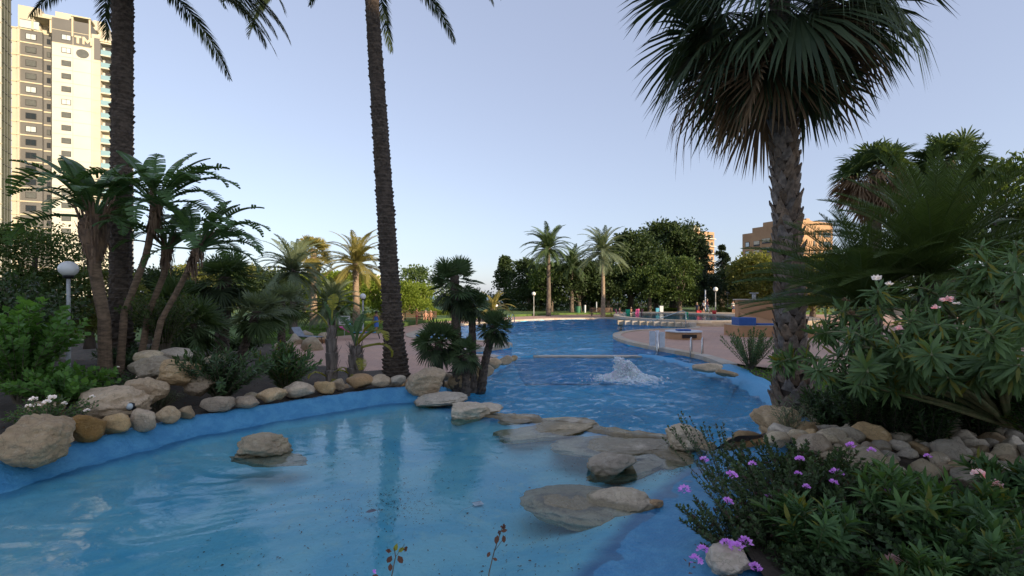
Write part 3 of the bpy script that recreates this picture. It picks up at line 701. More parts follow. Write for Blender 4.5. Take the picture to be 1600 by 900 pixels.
def fan_mesh(elev, pet, R, n=34, seed=0, mat_='palm_green', droop=.35, spread=115, w=.05, name='frond', fold=.25, split=.45):
    rn = np.random.default_rng(seed); mb = MB()
    e = np.array([math.cos(elev), 0, math.sin(elev)]); s = np.array([0, 1, 0]); nn = np.array([-math.sin(elev), 0, math.cos(elev)])
    q = [e*pet*t+np.array([0, 0, -1])*.18*pet*t*t for t in (0, .33, .66, 1)]
    mb.tube(q, [.022, .016, .012, .010], 4, False, .5); B = q[-1]
    e2 = e*.9+np.array([0,0,-.35]); e2 /= np.linalg.norm(e2)
    for k in range(n):
        a = math.radians(-spread+2*spread*k/(n-1)+rn.uniform(-2, 2)); r = R*(.72+.28*math.cos(a*.75))*rn.uniform(.9, 1.05)
        d = e2*math.cos(a)+s*math.sin(a)+nn*fold*abs(math.sin(a)); d /= np.linalg.norm(d)
        side = np.cross(d, nn); side /= max(np.linalg.norm(side), 1e-6); up = np.cross(side, d)
        g = np.array([0, 0, -1.0]); dr = droop*rn.uniform(.7, 1.3); P_ = []
        ww = [w*.15, w*.5, w*.5*split*1.3, 0.0]
        zz = (.012, .02, .01, 0)
        for j, t in enumerate((.04, .5, .78, 1.0)):
            c = B+d*r*t*(1-.25*dr*t*t)+g*r*dr*t**2.4
            if j < 3: P_ += [c-side*ww[j]+up*0, c+side*ww[j]+up*(.02 if k % 2 else -.02)*t]
            else: P_ += [c]
        mb.add(P_, [(0,1,3,2),(2,3,5,4),(4,5,6)])
    me = mb.mesh(name); me.materials.append(M[mat_]); return me
def trunk_surface(pts, rads, rings, pat=.06, n=30, name='trunk', mat_='bark_date', spiral=13, rows=9.0, seed=0):
    """trunk skin with a lattice of leaf scars; pts are evenly spaced control points"""
    pts = [Vector(p) for p in pts]; mb = MB(); vs = []; fs = []; m_ = rings
    cum = 0; L = sum((pts[i+1]-pts[i]).length for i in range(len(pts)-1))
    for i in range(m_):
        t = i/(m_-1); f = t*(len(pts)-1); a = min(int(f), len(pts)-2); b = f-a
        c = pts[a].lerp(pts[a+1], b); r = rads[a]*(1-b)+rads[a+1]*b; h = t*L
        for k in range(n):
            u = k/n; row = h*rows; ph = (u*spiral+math.floor(row)*.5) % 1; v = row % 1
            dd = max(0, 1-(abs(ph-.5)*2)**1.5)*(v**.8)*(.55+.9*abs(noise.noise(Vector((math.floor(u*spiral+.5*math.floor(row)), math.floor(row)*1.37, seed+.5)))*2))
            rr_ = r*(1+pat*(dd-.4)+.035*noise.noise(Vector((u*9, h*2.2, seed))))
            q = 2*PI*u; vs.append(c+Vector((math.cos(q)*rr_, math.sin(q)*rr_, 0)))
    for i in range(m_-1):
        for k in range(n): fs.append((i*n+k, i*n+(k+1) % n, (i+1)*n+(k+1) % n, (i+1)*n+k))
    mb.add(vs, fs); me = mb.mesh(name, False); me.materials.append(M[mat_]); return me
def put(name, me, parent, loc, az, sc_=1, tilt=0, pitch=0):
    return link(name, me, parent, loc, 0, (tilt, pitch, az), (sc_,)*3)
# tall date palms
def crown_date(root, top, meshes, angles, pod=True):
    for k, (az, mi, s) in enumerate(angles): put('frond', meshes[mi], root, top, az, s, rr.uniform(-.06, .06))
DF = [frond_mesh(math.radians(e), 4.3, math.radians(d), 130, .58, .055, i, 'palm_dark', .15, 48, .5, .1, r0=.035) for i, (e, d) in enumerate([(72,115),(55,118),(38,112),(20,95),(5,75),(62,150)])]
def tall_palm(label, base, top, r0, r1, fr, seed):
    root = thing('date_palm', label, 'palm tree', base, 0, 'tall date palms in front'); b = Vector(base); t = Vector(top)-b
    n = 8; pts = [Vector((t.x*(k/n), t.y*(k/n), -.25+(t.z+.25)*(k/n))) for k in range(n+1)]
    rads = [r0*1.55, r0*1.1]+[r0+(r1-r0)*k/(n-2) for k in range(n-1)]
    link('trunk', trunk_surface(pts, rads, int(t.z/.03), .2, 40, rows=9, spiral=11, seed=seed), root)
    mb = MB(); mb.lathe([(r1*.9,-.5),(r1*1.25,-.15),(r1*1.3,.25),(r1*.8,.6),(.05,.8)], 14, t); mb.build('crown_shaft', M['bark_date'], root, True)
    crown_date(root, t+Vector((0,0,.35)), DF, fr)
    return root
def R_(d): return math.radians(d)
g0 = G(-9.75, 12.0)
tall_palm('tall date palm with a thick dark trunk in front of the lit tower', (-9.8,12,g0), (-9.72,12,10.75), .235, .215,
  [(R_(-8),3,1.05),(R_(-2),4,.95),(R_(-14),2,1.1),(R_(-30),4,1.0),(R_(-50),3,.9),(R_(-18),4,.8),(R_(5),3,1.15),(R_(-3),2,1.15),(R_(25),3,1.05),(R_(-22),3,1.0),(R_(-38),4,.9),(R_(12),4,.95),(R_(30),3,.95),(R_(-62),4,.75),(R_(60),2,1),(R_(90),3,1),(R_(140),2,1),(R_(165),4,.7),(R_(190),2,1),(R_(215),4,.75),(R_(240),2,1),(R_(-85),3,.85),(R_(-10),1,1),(R_(40),0,1),(R_(100),0,1),(R_(160),1,1),(R_(220),0,1),(R_(280),1,1),(R_(330),0,1)], 1)
g0 = .35
tall_palm('tall slender date palm rising alone from the rocks in the centre of the photo', (-3.35,14,g0), (-4.12,14,11.9), .27, .185,
  [(R_(-8),3,1.08),(R_(176),3,1.12),(R_(183),2,1.0),(R_(-20),2,1.0),(R_(170),2,1.05),(R_(15),2,1),(R_(60),2,1),(R_(100),2,1),(R_(140),1,1),(R_(220),1,1),(R_(250),1,1),(R_(-40),1,1),(R_(300),0,1),(R_(60),0,1),(R_(0),0,1),(R_(120),0,1),(R_(180),0,1),(R_(240),0,1),(R_(-75),4,.6)], 2)
# fan palm in front, right: hundreds of scale like leaf bases, green fans over a brown skirt
fb = Vector((6.2, 10.6, .45)); ft = Vector((5.88, 10.6, 10.05))
fp = thing('fan_palm', 'big fan palm with a shaggy drooping crown and scaly trunk, right of the pool', 'palm tree', fb)
t = ft-fb
tr_pts = [Vector((0,0,-.2)), t*.06, t*.2, t*.5, t*1.0]; tr_r = [.42, .31, .27, .24, .215]
mb = MB(); mb.tube(tr_pts, [r*.92 for r in tr_r], 20); mb.build('trunk', M['bark_core'], fp, True)
def boot(seed):
    rn = random.Random(seed); vs = []; fs = []; nu, nv = 5, 4
    for layer in (0, 1):
        for j in range(nv):
            v = j/(nv-1)
            for i in range(nu):
                u = i/(nu-1)*2-1; wd = .135*(1-.55*v)*(1+rn.uniform(-.05,.05))
                z = .30*v*(1-.15*abs(u)); x = .03+.075*v+(-.03*(u*u))+(.0 if layer else -.025)+rn.uniform(-.006,.006)
                if v == 1: z += rn.uniform(-.05,.04)
                vs.append((x, u*wd, z))
    N = nu*nv
    for j in range(nv-1):
        for i in range(nu-1):
            a = j*nu+i; fs.append((a, a+1, a+nu+1, a+nu)); fs.append((N+a, N+a+nu, N+a+nu+1, N+a+1))
    for i in range(nu-1): a = (nv-1)*nu+i; fs.append((a, a+1, N+a+1, N+a))
    for j in range(nv-1):
        a = j*nu; fs.append((a, a+nu, N+a+nu, N+a)); a = j*nu+nu-1; fs.append((a, N+a, N+a+nu, a+nu))
    me = MB().add(vs, fs).mesh('leaf_base'); me.materials.append(M['bark_fan']); return me
BT = [boot(i) for i in range(6)]
rows = 36
for j in range(rows):
    h = -.1+j*.185; f = max(0, h)/t.z; c = t*f; c.z = h
    r = np.interp(f, [0, .06, .2, .5, 1], tr_r)*.9
    for k in range(8):
        q = 2*PI*(k+.5*(j % 2))/8+rr.uniform(-.12,.12)
        link('leaf_base', rr.choice(BT), fp, (c.x+math.cos(q)*r, c.y+math.sin(q)*r, c.z+rr.uniform(-.03,.03)), 0, (rr.uniform(-.25,.25), rr.uniform(-.1,.12), q), (1, rr.uniform(.85,1.1), rr.uniform(.85,1.15)))
WG = []
for i, e in enumerate([75, 45, 18, -8, -28]):
    WG.append([fan_mesh(math.radians(e), 1.35, 1.75, 52, 10*i+j, 'palm_dark' if e < 30 else 'palm_green', .26+.12*(e < 20), 108, .085, fold=.3) for j in range(2)])
WB = [[fan_mesh(math.radians(e), 1.15, 1.6, 40, 100+10*i+j, mm, dr, 95, .06, fold=.2) for j, mm in enumerate(('palm_dead', 'palm_dark'))] for i, (e, dr) in enumerate([(-35,.35),(-55,.3),(-75,.2)])]
HG = [fan_mesh(math.radians(e), 1.3, 1.7, 44, 300+i, mm, .75, 80, .05, fold=.1, split=.25) for i, (e, mm) in enumerate([(10,'palm_green'),(-10,'palm_grey'),(-20,'palm_dead'),(-5,'palm_dark')])]
top = t+Vector((0,0,.15)); ga = 2.399963
for k in range(76):
    e = k/75; az = k*ga+rr.uniform(-.15,.15); base = top-Vector((0,0,e*1.3))+Vector((math.cos(az)*.2, math.sin(az)*.2, 0))
    if e < .16: me = WG[0][k % 2]
    elif e < .30: me = WG[1][k % 2]
    elif e < .44: me = WG[2][k % 2]
    elif e < .58: me = WG[3][k % 2]
    elif e < .72: me = WG[4][k % 2]
    elif e < .84: me = WB[0][k % 2]
    elif e < .93: me = WB[1][k % 2]
    else: me = WB[2][k % 2]
    if .3 < e < .8 and k % 4 == 0: me = HG[(k//4) % 4]
    put('frond', me, fp, base, az, rr.uniform(.88,1.15), rr.uniform(-.3,.3), rr.uniform(-.12,.12))
def copy_tree(o, parent=None):
    c = o.copy(); C.objects.link(c)
    if parent: c.parent = parent
    for ch in list(o.children): copy_tree(ch, c)
    return c
def dup(o, loc, rz, label, scale=1, group=None):
    c = copy_tree(o); c.location = loc; c.rotation_euler = (0,0,rz); c.scale = (scale,)*3; c['label'] = label
    if group: c['group'] = group
    return c
# far date palms (feather crown), built once per tint
def far_date(label, loc, h, matn, L=2.3, seed=0, tr=.22, trm='bark_grey', group=None, n=64, dead=0):
    root = thing('date_palm', label, 'palm tree', loc, 0, group)
    b = [frond_mesh(R_(e), L, R_(d), 46, L*.2, L*.024, seed+i, matn, .35, 52, .5, .06, r0=.03) for i, (e, d) in enumerate([(82,70),(62,85),(40,85),(18,75),(-5,60),(-25,45)])]
    link('trunk', trunk_surface([(0,0,-.3),(.05,0,h*.3),(0,0,h*.7),(0,0,h)], [tr*1.4, tr*1.05, tr*.95, tr*1.15], 90, .12, 16, mat_=trm, spiral=7, rows=4), root)
    for k in range(n):
        e = k/(n-1); az = k*ga+rr.uniform(-.2,.2); put('frond', b[min(5, int(e*6))], root, (math.cos(az)*.1, math.sin(az)*.1, h-.05-e*.25), az, rr.uniform(.85,1.1), rr.uniform(-.3,.3), rr.uniform(-.14,.14))
    return root
GPD = 'far date palms'
def dz(px, D): return (px-CX)/F*D
p1 = far_date('date palm with grey green fronds and a brown trunk left of the lit fan palm', (dz(458,30),30,.4), 4.1, 'palm_grey', 2.4, 20, .2, 'bark_grey', GPD)
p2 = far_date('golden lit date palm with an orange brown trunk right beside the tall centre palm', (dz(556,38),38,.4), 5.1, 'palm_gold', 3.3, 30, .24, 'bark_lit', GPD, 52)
far_date('tallest of the three date palms above the tree row, leftmost of them', (dz(857,62),62,.4), 8.6, 'palm_green', 3.9, 40, .25, 'bark_grey', GPD)
far_date('short date palm squeezed between the two taller ones above the tree row', (dz(893,70),70,.4), 7.0, 'palm_green', 3.4, 50, .25, 'bark_grey', GPD)
far_date('rightmost date palm above the tree row with its trunk showing', (dz(942,60),60,.4), 8.1, 'palm_grey', 3.9, 60, .22, 'bark_lit', GPD)
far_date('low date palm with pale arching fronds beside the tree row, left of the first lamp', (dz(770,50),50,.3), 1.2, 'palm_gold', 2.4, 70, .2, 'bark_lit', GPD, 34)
far_date('pale drooping date palm tucked behind the two shaggy trunks', (dz(518,34),34,.4), 1.8, 'palm_grey', 2.4, 80, .2, 'bark_grey', GPD)
# lit and shaded fan palms far off
def fan_palm(label, loc, h, R, pet, mats, tr=.2, n=40, seed=0, trm='bark_lit', group=None, lo=-75, skirt=.35, nn_=24, name='fan_palm', leaf_w=.09, dr=.3, stub=0, lean=(0,0)):
    root = thing(name, label, 'palm tree', loc, 0, group)
    els = [72, 48, 24, 0, -28, lo]; cut = 6*(1-skirt)
    b = [fan_mesh(R_(e), pet*(1 if e > -40 else .7), R, nn_, seed+i, mats[1] if i >= cut else mats[0], dr+(.25 if i >= cut else 0), 120, leaf_w) for i, e in enumerate(els)]
    tp = Vector((lean[0], lean[1], h))
    link('trunk', trunk_surface([(0,0,-.3), tp*.3, tp*.7, tp], [tr*1.3, tr, tr*.95, tr*.95], max(30, int(h*22)), .2 if stub else .1, 18, mat_=trm, spiral=9, rows=7 if stub else 5), root)
    for k in range(n):
        e = k/(n-1); az = k*ga+rr.uniform(-.2,.2); put('frond', b[min(5, int(e*6))], root, (tp.x+math.cos(az)*.06, tp.y+math.sin(az)*.06, h-.02-e*.4*(h > 3)-.1*e), az, rr.uniform(.85,1.12), rr.uniform(-.75,.75)*(1 if e < .8 else .3), rr.uniform(-.22,.22))
    return root
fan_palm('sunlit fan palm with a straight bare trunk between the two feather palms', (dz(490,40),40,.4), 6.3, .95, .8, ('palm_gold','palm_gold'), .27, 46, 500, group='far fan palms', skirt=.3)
fan_palm('fan palm crown with golden dead leaves left of the pair behind the cycad', (dz(1368,23),23,.4), 8.4, 1.15, .95, ('palm_green','palm_dead'), .25, 80, 520, 'bark_grey', 'far fan palms', skirt=.55)
fan_palm('fan palm crown on the right of the pair behind the cycad, partly hidden', (dz(1482,22),22,.4), 8.6, 1.1, .9, ('palm_green','palm_gold'), .25, 70, 540, 'bark_grey', 'far fan palms', skirt=.3)
# dwarf fan palms
CHG = 'dwarf fan palms'
def dwarf(label, px, py_c, D, zb, R, n=34, seed=0, tr=.11, mats=('palm_green','palm_dark'), lo=-60, pxb=None):
    c = P(px, py_c, D); bx = (pxb-CX)/F*D if pxb else c.x
    return fan_palm(label, (bx, D, zb), max(.15, c.z-zb), R, R*.75, mats, tr, n, seed, 'bark_date', CHG, lo, .35, 26, 'dwarf_fan_palm', .045, .12, 1, (c.x-bx, 0))
ch1 = dwarf('tallest stem of the clustered dwarf fan palm at the waterside', 710, 430, 13.6, .35, .48, 36, 600, .135, pxb=716)
dwarf('second stem of the clustered dwarf fan palm with a smaller crown right of the tallest', 738, 474, 13.9, .3, .36, 24, 610, .11, pxb=738)
dwarf('short leaning stem of the clustered dwarf fan palm nearest the water', 772, 508, 14.2, .2, .36, 28, 620, .12, pxb=750)
dwarf('low bushy dwarf fan palm left of the clustered stems', 686, 530, 13.4, .35, .44, 36, 630, .12)
dwarf('small dwarf fan palm head at the foot of the clustered stems', 728, 548, 13.2, .35, .34, 20, 640, .1)
dwarf('dwarf fan palm with a stout dark trunk right of the leaning bird of paradise trees', 352, 432, 15.5, .9, .72, 46, 650, .2, pxb=345)
dwarf('grey green dwarf fan palm below the stout trunked one', 402, 486, 15, .7, .55, 34, 660, .14, ('palm_grey','palm_green'), pxb=372)
dwarf('low dwarf fan palm spreading behind the oleander bush', 300, 505, 13, 1.1, .60, 36, 670, .12, ('palm_green','palm_green'))
dwarf('broad dwarf fan palm in the shade left of the stout trunked one', 285, 468, 16, 1.0, .7, 34, 680, .14, ('palm_green','palm_dark'))
dwarf('dwarf fan palm at the left edge of the lawn', 440, 470, 20, .4, .7, 34, 690, .15, ('palm_grey','palm_green'))
# bird of paradise trees
def bird_leaf(elev, pet, L, wd, seed, matn='bird_leaf', torn=.5, droop=.9, roll=0):
    rn = random.Random(seed); mb = MB(); ns = 22; e = Vector((math.cos(elev), 0, math.sin(elev)))
    pts = []; th = elev; p = Vector((0,0,0)); n1 = 5
    for i in range(n1): pts.append(p.copy()); p += Vector((math.cos(th), 0, math.sin(th)))*pet/n1; th -= .05
    k0 = len(pts); ths = []
    for i in range(ns+1): pts.append(p.copy()); ths.append(th); p += Vector((math.cos(th), 0, math.sin(th)))*L/ns; th -= droop/ns*(.4+1.2*i/ns)
    mb.tube(pts, [.035-.03*i/len(pts) for i in range(len(pts))], 5, False)
    for s in (-1, 1):
        tear = 0; dn = 0
        for i in range(ns):
            t0, t1 = i/ns, (i+1)/ns; w0 = wd*math.sin(PI*min(1, .06+t0*.93))**.55; w1 = wd*math.sin(PI*min(1, .06+t1*.93))**.55
            a, b = pts[k0+i], pts[k0+i+1]; fw = Vector((math.cos(ths[i]), 0, math.sin(ths[i]))); up = Vector((-fw.z, 0, fw.x)); sd_ = Vector((0, s, 0))
            if rn.random() < torn: tear = rn.uniform(.0, .35); dn = rn.uniform(0, .5)
            def edge(c, w, cut): return c+(sd_*math.cos(.35-roll)+up*math.sin(.35-roll))*w+fw*w*.25+fw*cut*L/ns+Vector((0,0,-1))*w*dn
            gap = -.30 if rn.random() < torn else 0
            o0 = edge(a, w0, .0); o1 = edge(b, w1, gap); m0 = a.lerp(o0, .5)+up*.02; m1 = b.lerp(o1, .5)+up*.02
            mb.add([a, b, m1, m0, o1, o0], [(0,1,2,3),(3,2,4,5)])
    me = mb.mesh('leaf', False); me.materials.append(M[matn]); return me
BL = [bird_leaf(R_(e), .6, l, .25, i, 'bird_leaf', tn, dr) for i, (e, l, tn, dr) in enumerate([(80,1.15,.45,.6),(64,1.3,.6,1.1),(48,1.35,.8,1.5),(32,1.35,.9,1.7),(12,1.2,.95,1.7),(58,1.5,.95,2.1),(74,1.45,.10,.75)])]
def bird(label, pts, r, crown, spread, group='bird of paradise trees', shg=.6, matn='bark_bird', sheath='sheath', leaves=None, sc_=.88, fs=1.5):
    b = pts[0]; root = thing('bird_of_paradise_tree', label, 'tree', b, 0, group)
    q = [p-b for p in pts]; n = len(q)
    link('trunk', trunk_surface(q, [r*1.2]+[r]*(n-1), 70, .08, 14, mat_=matn, spiral=1, rows=9), root)
    a, c = q[-2].lerp(q[-1], 1-shg), q[-1]; mb = MB(); ax = (c-a).normalized()
    mb.tube([a+(c-a)*k/5 for k in range(6)], [r*1.02, r*(1+(fs-1)*.45), r*(1+(fs-1)*.75), r*fs, r*fs, r*fs*.55], 10)
    for k in range(16):
        az = rr.uniform(0, 2*PI); o = Vector((math.cos(az), math.sin(az), 0)); mb.tube([c-ax*.25+o*r*fs*.7, c+o*r*fs*1.1+ax*.12, c+o*(r*fs*1.2+rr.uniform(.03,.15))+ax*rr.uniform(.2,.45)], [.035,.026,.012], 5)
    L_ = (c-a).length
    for k in range(230):       # ragged strips of old leaf sheath
        h = rr.uniform(0, 1); az = rr.uniform(0, 2*PI); rr0 = r*(1+(fs-1)*min(1, h*1.5))*.98; o = Vector((math.cos(az), math.sin(az), 0)); s = Vector((-o.y, o.x, 0))
        p0 = a+(c-a)*h+o*rr0; p1_ = p0+o*rr.uniform(.0,.10)+ax*rr.uniform(-.05,.30)*L_*.8+s*rr.uniform(-.08,.08); w = rr.uniform(.012,.03)
        if rr.random() < .3: p1_ = p0+o*.06+Vector((0,0,-rr.uniform(.15,.4)))
        mb.add([p0-s*w, p0+s*w, p1_+s*w*.6, p1_-s*w*.3], [(0,1,2,3)])
    mb.build('sheath', M[sheath], root)
    for (az, mi, s) in list(leaves or crown)+[(rr.uniform(0,360), rr.choice((1,2,3,5)), rr.uniform(.75,1.05)) for _ in range(6)]: put('leaf', BL[mi], root, c-ax*.1, R_(az), s*sc_, rr.uniform(-.2,.2))
    return root
z = 1.45; D = 11.2
def Q(px, py, D=11.2): return P(px, py, D)
def gz(px, D): x = dz(px, D); return Vector((x, D, G(x, D)-.1))
bird('thickest shaggy bird of paradise tree, leftmost of the four stems', [gz(165,10.6), Q(163,500,10.6), Q(148,420,10.6), Q(147,335,10.6)], .12, [], 0, shg=.85, leaves=[(172,6,1.15),(150,6,1.1),(195,6,.95),(30,6,.9),(100,3,1),(-80,3,.9),(10,1,1),(175,5,1.45),(190,4,1.2),(120,1,1.1),(80,0,1.1),(165,0,1.0),(60,2,1),(20,3,.9),(-20,4,.8),(230,1,1.05),(-60,2,.9),(150,2,1)], fs=2.3)
bird('bird of paradise tree with a slim ringed trunk curving up to the middle crown', [gz(186,10.9), Q(194,490,10.9), Q(228,400,10.9), Q(246,318,10.9)], .072, [], 0, shg=.55, leaves=[(165,6,1.0),(40,6,.95),(170,5,.9),(75,3,1),(-30,2,1.1),(-70,4,1),(150,1,1.2),(110,0,1.1),(60,0,1.1),(30,1,1.15),(10,2,1.2),(-10,3,1.15),(5,5,1.1),(-45,3,.9),(185,2,.9),(-90,2,.8),(0,1,1)])
bird('shorter bird of paradise tree half hidden between its two leaning neighbours', [gz(214,11.3), Q(232,490,11.3), Q(256,430,11.3), Q(262,385,11.3)], .068, [], 0, shg=.5, leaves=[(160,2,.8),(30,1,.9),(0,2,.8),(80,0,.9),(-60,2,.7),(-20,3,.8),(200,3,.7)])
bird('bird of paradise tree leaning furthest to the right with long arching leaves', [gz(228,11.0), Q(252,500,11.0), Q(285,440,11.0), Q(312,385,11.0)], .066, [], 0, shg=.6, leaves=[(170,6,.85),(15,6,.8),(-60,3,1.0),(50,5,1),(100,3,1),(200,4,.8),(10,4,1.0),(0,2,1.1),(20,1,1.1),(-15,3,1.15),(-35,5,.95),(120,0,.9),(170,1,.9),(60,2,.9),(5,0,.9),(40,3,.9),(150,2,.8)])
BLY = [bird_leaf(R_(e), .45, .6, .17, 50+i, 'bird_yellow', .7, d) for i, (e, d) in enumerate([(80,.6),(45,2.3),(20,2.2),(65,1.2)])]
BLG = [bird_leaf(R_(e), .25, .5, .15, 60+i, 'bird_leaf', .3, d) for i, (e, d) in enumerate([(85,.3),(70,.8)])]
def stub(label, px, py0, py1, D, r, lv):
    x = dz(px, D); zb = .5; top = P(px, py1, D); root = thing('bird_of_paradise_plant', label, 'plant', (x, D, zb), 0, 'shaggy cut back bird of paradise trunks'); h = top.z-zb
    link('trunk', trunk_surface([(0,0,-.2),(.0,0,h*.4),(-.02,0,h*.75),(0.02,0,h)], [r*1.1,r*1.15,r*1.0,r*.7], 70, .35, 14, mat_='sheath_grey', spiral=9, rows=2.5), root)
    mb = MB()
    for k in range(90):
        hh = rr.uniform(.1, 1)*h; az = rr.uniform(0, 2*PI); o = Vector((math.cos(az), math.sin(az), 0)); s = Vector((-o.y, o.x, 0)); w = rr.uniform(.01,.03); p0 = Vector((0,0,hh))+o*r*.95
        p1_ = p0+o*rr.uniform(.02,.16)*(1 if rr.random() < .5 else .4)+Vector((0,0,rr.uniform(.08,.3))); mb.add([p0-s*w, p0+s*w, p1_+s*w*.4, p1_-s*w*.4, p0+o*.02], [(0,1,2,3)])
    mb.build('sheath', M['sheath_grey'], root)
    for (az, me, s, hz) in lv: put('leaf', me, root, (0,0,h*hz), R_(az), s)
stub('left shaggy cut back trunk with an upright yellow green leaf', 518, 600, 508, 12.6, .13, [(170,BLG[0],.9,1),(20,BLG[1],1,1),(100,BLY[0],.9,1),(200,BLY[3],.8,.9),(60,BLY[1],.6,.1),(220,BLY[1],.7,.05),(-60,BLY[2],.6,.05)])
stub('right shaggy cut back trunk with torn yellowing leaves on its right side', 556, 600, 540, 12.7, .17, [(-20,BLY[1],1.15,1),(10,BLY[2],1.1,.9),(60,BLG[0],1.3,1),(150,BLG[1],1.4,1),(-60,BLY[2],.8,.6),(-5,BLY[3],1.0,1),(200,BLY[1],.7,.1),(-80,BLY[1],.6,.05)])
mat('twig_dark', (.06,.05,.03), (.035,.03,.02), 8, .85)
def dz(px, D): return (px-CX)/F*D
# ---------------------------------------------------------------- shrubs
def stems_and_leaves(rn, nst, h, spread, leaves_per, base_r=.1, lo=.35, curve=.5, up=1.0):
    """curved stems fanning out of a base; returns stem polylines and leaf arrays"""
    st = []; P0 = []; D0 = []; U0 = []
    for i in range(nst):
        az = rn.uniform(0, 2*PI); s = rn.random()**.6*spread; hh = h*rn.uniform(.7, 1.05)*(1-.25*(s/max(spread, .01))**2)
        b = Vector((math.cos(az)*base_r*rn.random(), math.sin(az)*base_r*rn.random(), 0)); tip = Vector((math.cos(az)*s, math.sin(az)*s, hh)); mid = Vector((tip.x*curve*.6, tip.y*curve*.6, hh*.55))
        pts = [b*(1-t)**2+mid*2*t*(1-t)+tip*t*t for t in [k/8 for k in range(9)]]; st.append(pts)
        for k in range(leaves_per):
            t = lo+(1-lo)*(k/leaves_per)**.8*1.0; t = min(t+rn.uniform(-.02,.02), .999); f = t*8; j = int(min(f, 7)); p = pts[j].lerp(pts[j+1], f-j); ax = (pts[j+1]-pts[j]).normalized()
            a = k*2.4+rn.uniform(-.3,.3); x = ax.cross(Vector((.3,.2,1))).normalized(); y = ax.cross(x)
            d = (x*math.cos(a)+y*math.sin(a))*rn.uniform(.7,1)+ax*(up*rn.uniform(.5,1.1)+1.2*max(0, t-.9)*10*.6)
            P0.append(p); D0.append(d.normalized()); U0.append(ax+Vector((0,0,.5)))
    return st, P0, D0, U0
def shrub(name, label, loc, h, spread, nst, lpp, leaf, matn, lsize, seed, group=None, lo=.3, curve=.5, up=1.0, stemm='twig', sr=.012, flower=None, wid=1.0, cat='shrub', tmpl=None, sweep=None):
    rn = random.Random(seed); root = thing(name, label, cat, loc, 0, group)
    st, P0, D0, U0 = stems_and_leaves(rn, nst, h, spread, lpp, .12, lo, curve, up)
    if sweep:
        for pts in st:
            for p in pts: p += Vector(sweep)*(max(0, p.z)/h)**1.3
        P0 = [p+Vector(sweep)*(max(0, p.z)/h)**1.3 for p in P0]
    mb = MB()
    for pts in st: mb.tube(pts[::2], [sr, sr*.8, sr*.6, sr*.5, sr*.35], 4, False)
    mb.build('stems', M[stemm], root)
    sz = [lsize*rn.uniform(.65,1.15) for _ in P0]
    tv, tq = leaf; link('foliage', scatter('foliage', M[matn], tv, tq, [tuple(p) for p in P0], [tuple(d) for d in D0], [tuple(u) for u in U0], sz, [s*wid for s in sz]), root)
    if flower:
        n, rad, fm, pts_ = flower; tips = [s[-1] for s in st]; rn.shuffle(tips)
        for i in range(n):
            q = tips[i % len(tips)] if not pts_ else Vector(pts_[i])-Vector(loc)
            k = 26; dd = []
            for _ in range(k):
                v = Vector((rn.gauss(0,1), rn.gauss(0,1), abs(rn.gauss(0,1))+.2)).normalized(); dd.append(tuple(v))
            r_ = rad*rn.uniform(.7,1.2)
            me = scatter('flower_cluster', M[fm], RH[0], RH[1], [tuple(q+Vector(v)*r_*.5) for v in dd], dd, [(rn.gauss(0,1), rn.gauss(0,1), 1) for _ in dd], [r_*.6]*k, [r_*.9]*k); link('flower_cluster', me, root)
    return root
def on(px, D): x = dz(px, D); return (x, D, G(x, D))
shrub('oleander_bush','dark oleander bush with one cream flower, left of the two behind the rim',on(345,9.9),1.1,1.05,80,34,LAN,'shrub_dark',.15,1,'oleander bushes behind the rim',.15,flower=None,wid=1.5)
shrub('oleander_bush','oleander bush with long upright leaves, right of the two behind the rim',on(447,11.1),1.15,.75,60,34,LAN,'oleander',.17,2,'oleander bushes behind the rim',.15,flower=(1,.05,'petal_white',[P(410,575,10.7)]),wid=1.4)
shrub('grey_bush','small grey green bush between the boulders right of the spotlight',on(250,9.3),.45,.45,40,26,LAN,'palm_grey',.06,3,None,.2,wid=1.2)
shrub('leafy_bush','dark low bush right of the lamp post behind the boulders',on(140,9.6),.75,.95,80,34,RH,'shrub_dark',.075,4,None,.1,flower=(5,.03,'petal_white',None))
shrub('leafy_bush','low dark bush at the foot of the bird of paradise stems',on(208,11.9),.6,.8,50,30,LAN,'shrub_dark',.16,5,None,.1,wid=1.3)
shrub('vine_bush','bright green broad leaved climber mounding at the left edge',(-8.9,8.7,.85),1.9,.95,90,26,RH,'vine',.14,6,None,.12,wid=1.6)
shrub('vine_bush','broad leaved climber spreading low in front of the lamp post',(-8.0,8.5,.8),.75,.85,60,24,RH,'vine',.13,7,None,.1,wid=1.3)
shrub('lantana_bush','low bush with pale pink flower heads above the huge slab boulder',(-7.05,7.3,.75),.5,.6,60,26,RH,'shrub_mid',.055,8,None,.1,flower=(9,.055,'petal_white',None))
shrub('leafy_bush','tall dark shrub mass behind the climber at the left edge',(-10.4,10.0,1.2),2.1,1.4,110,34,RH,'shrub_dark',.11,9,None,.1,wid=1.2)
shrub('leafy_bush','dark shrub between the lamp post and the thickest shaggy tree',(-8.4,11.6,1.5),1.5,1.0,70,34,RH,'tree_mid',.10,10,None,.1,wid=1.0)
shrub('feathery_bush','feathery grey green bush by the ladder channel',(8.75,17.6,.12),1.5,1.15,60,60,LAN,'oleander',.11,11,None,.12,wid=1.6,curve=.9)
shrub('leafy_bush','low creeping bush beside the feathery bush',(10.0,17.2,.15),.6,1.0,50,30,RH,'shrub_dark',.07,12,None,.1)
shrub('grass_tuft','thin upright grassy weed between the lantana and the tan boulder',(4.1,7.0,.55),.85,.3,40,10,LAN,'palm_grey',.10,13,None,.2,sr=.004,wid=.8)
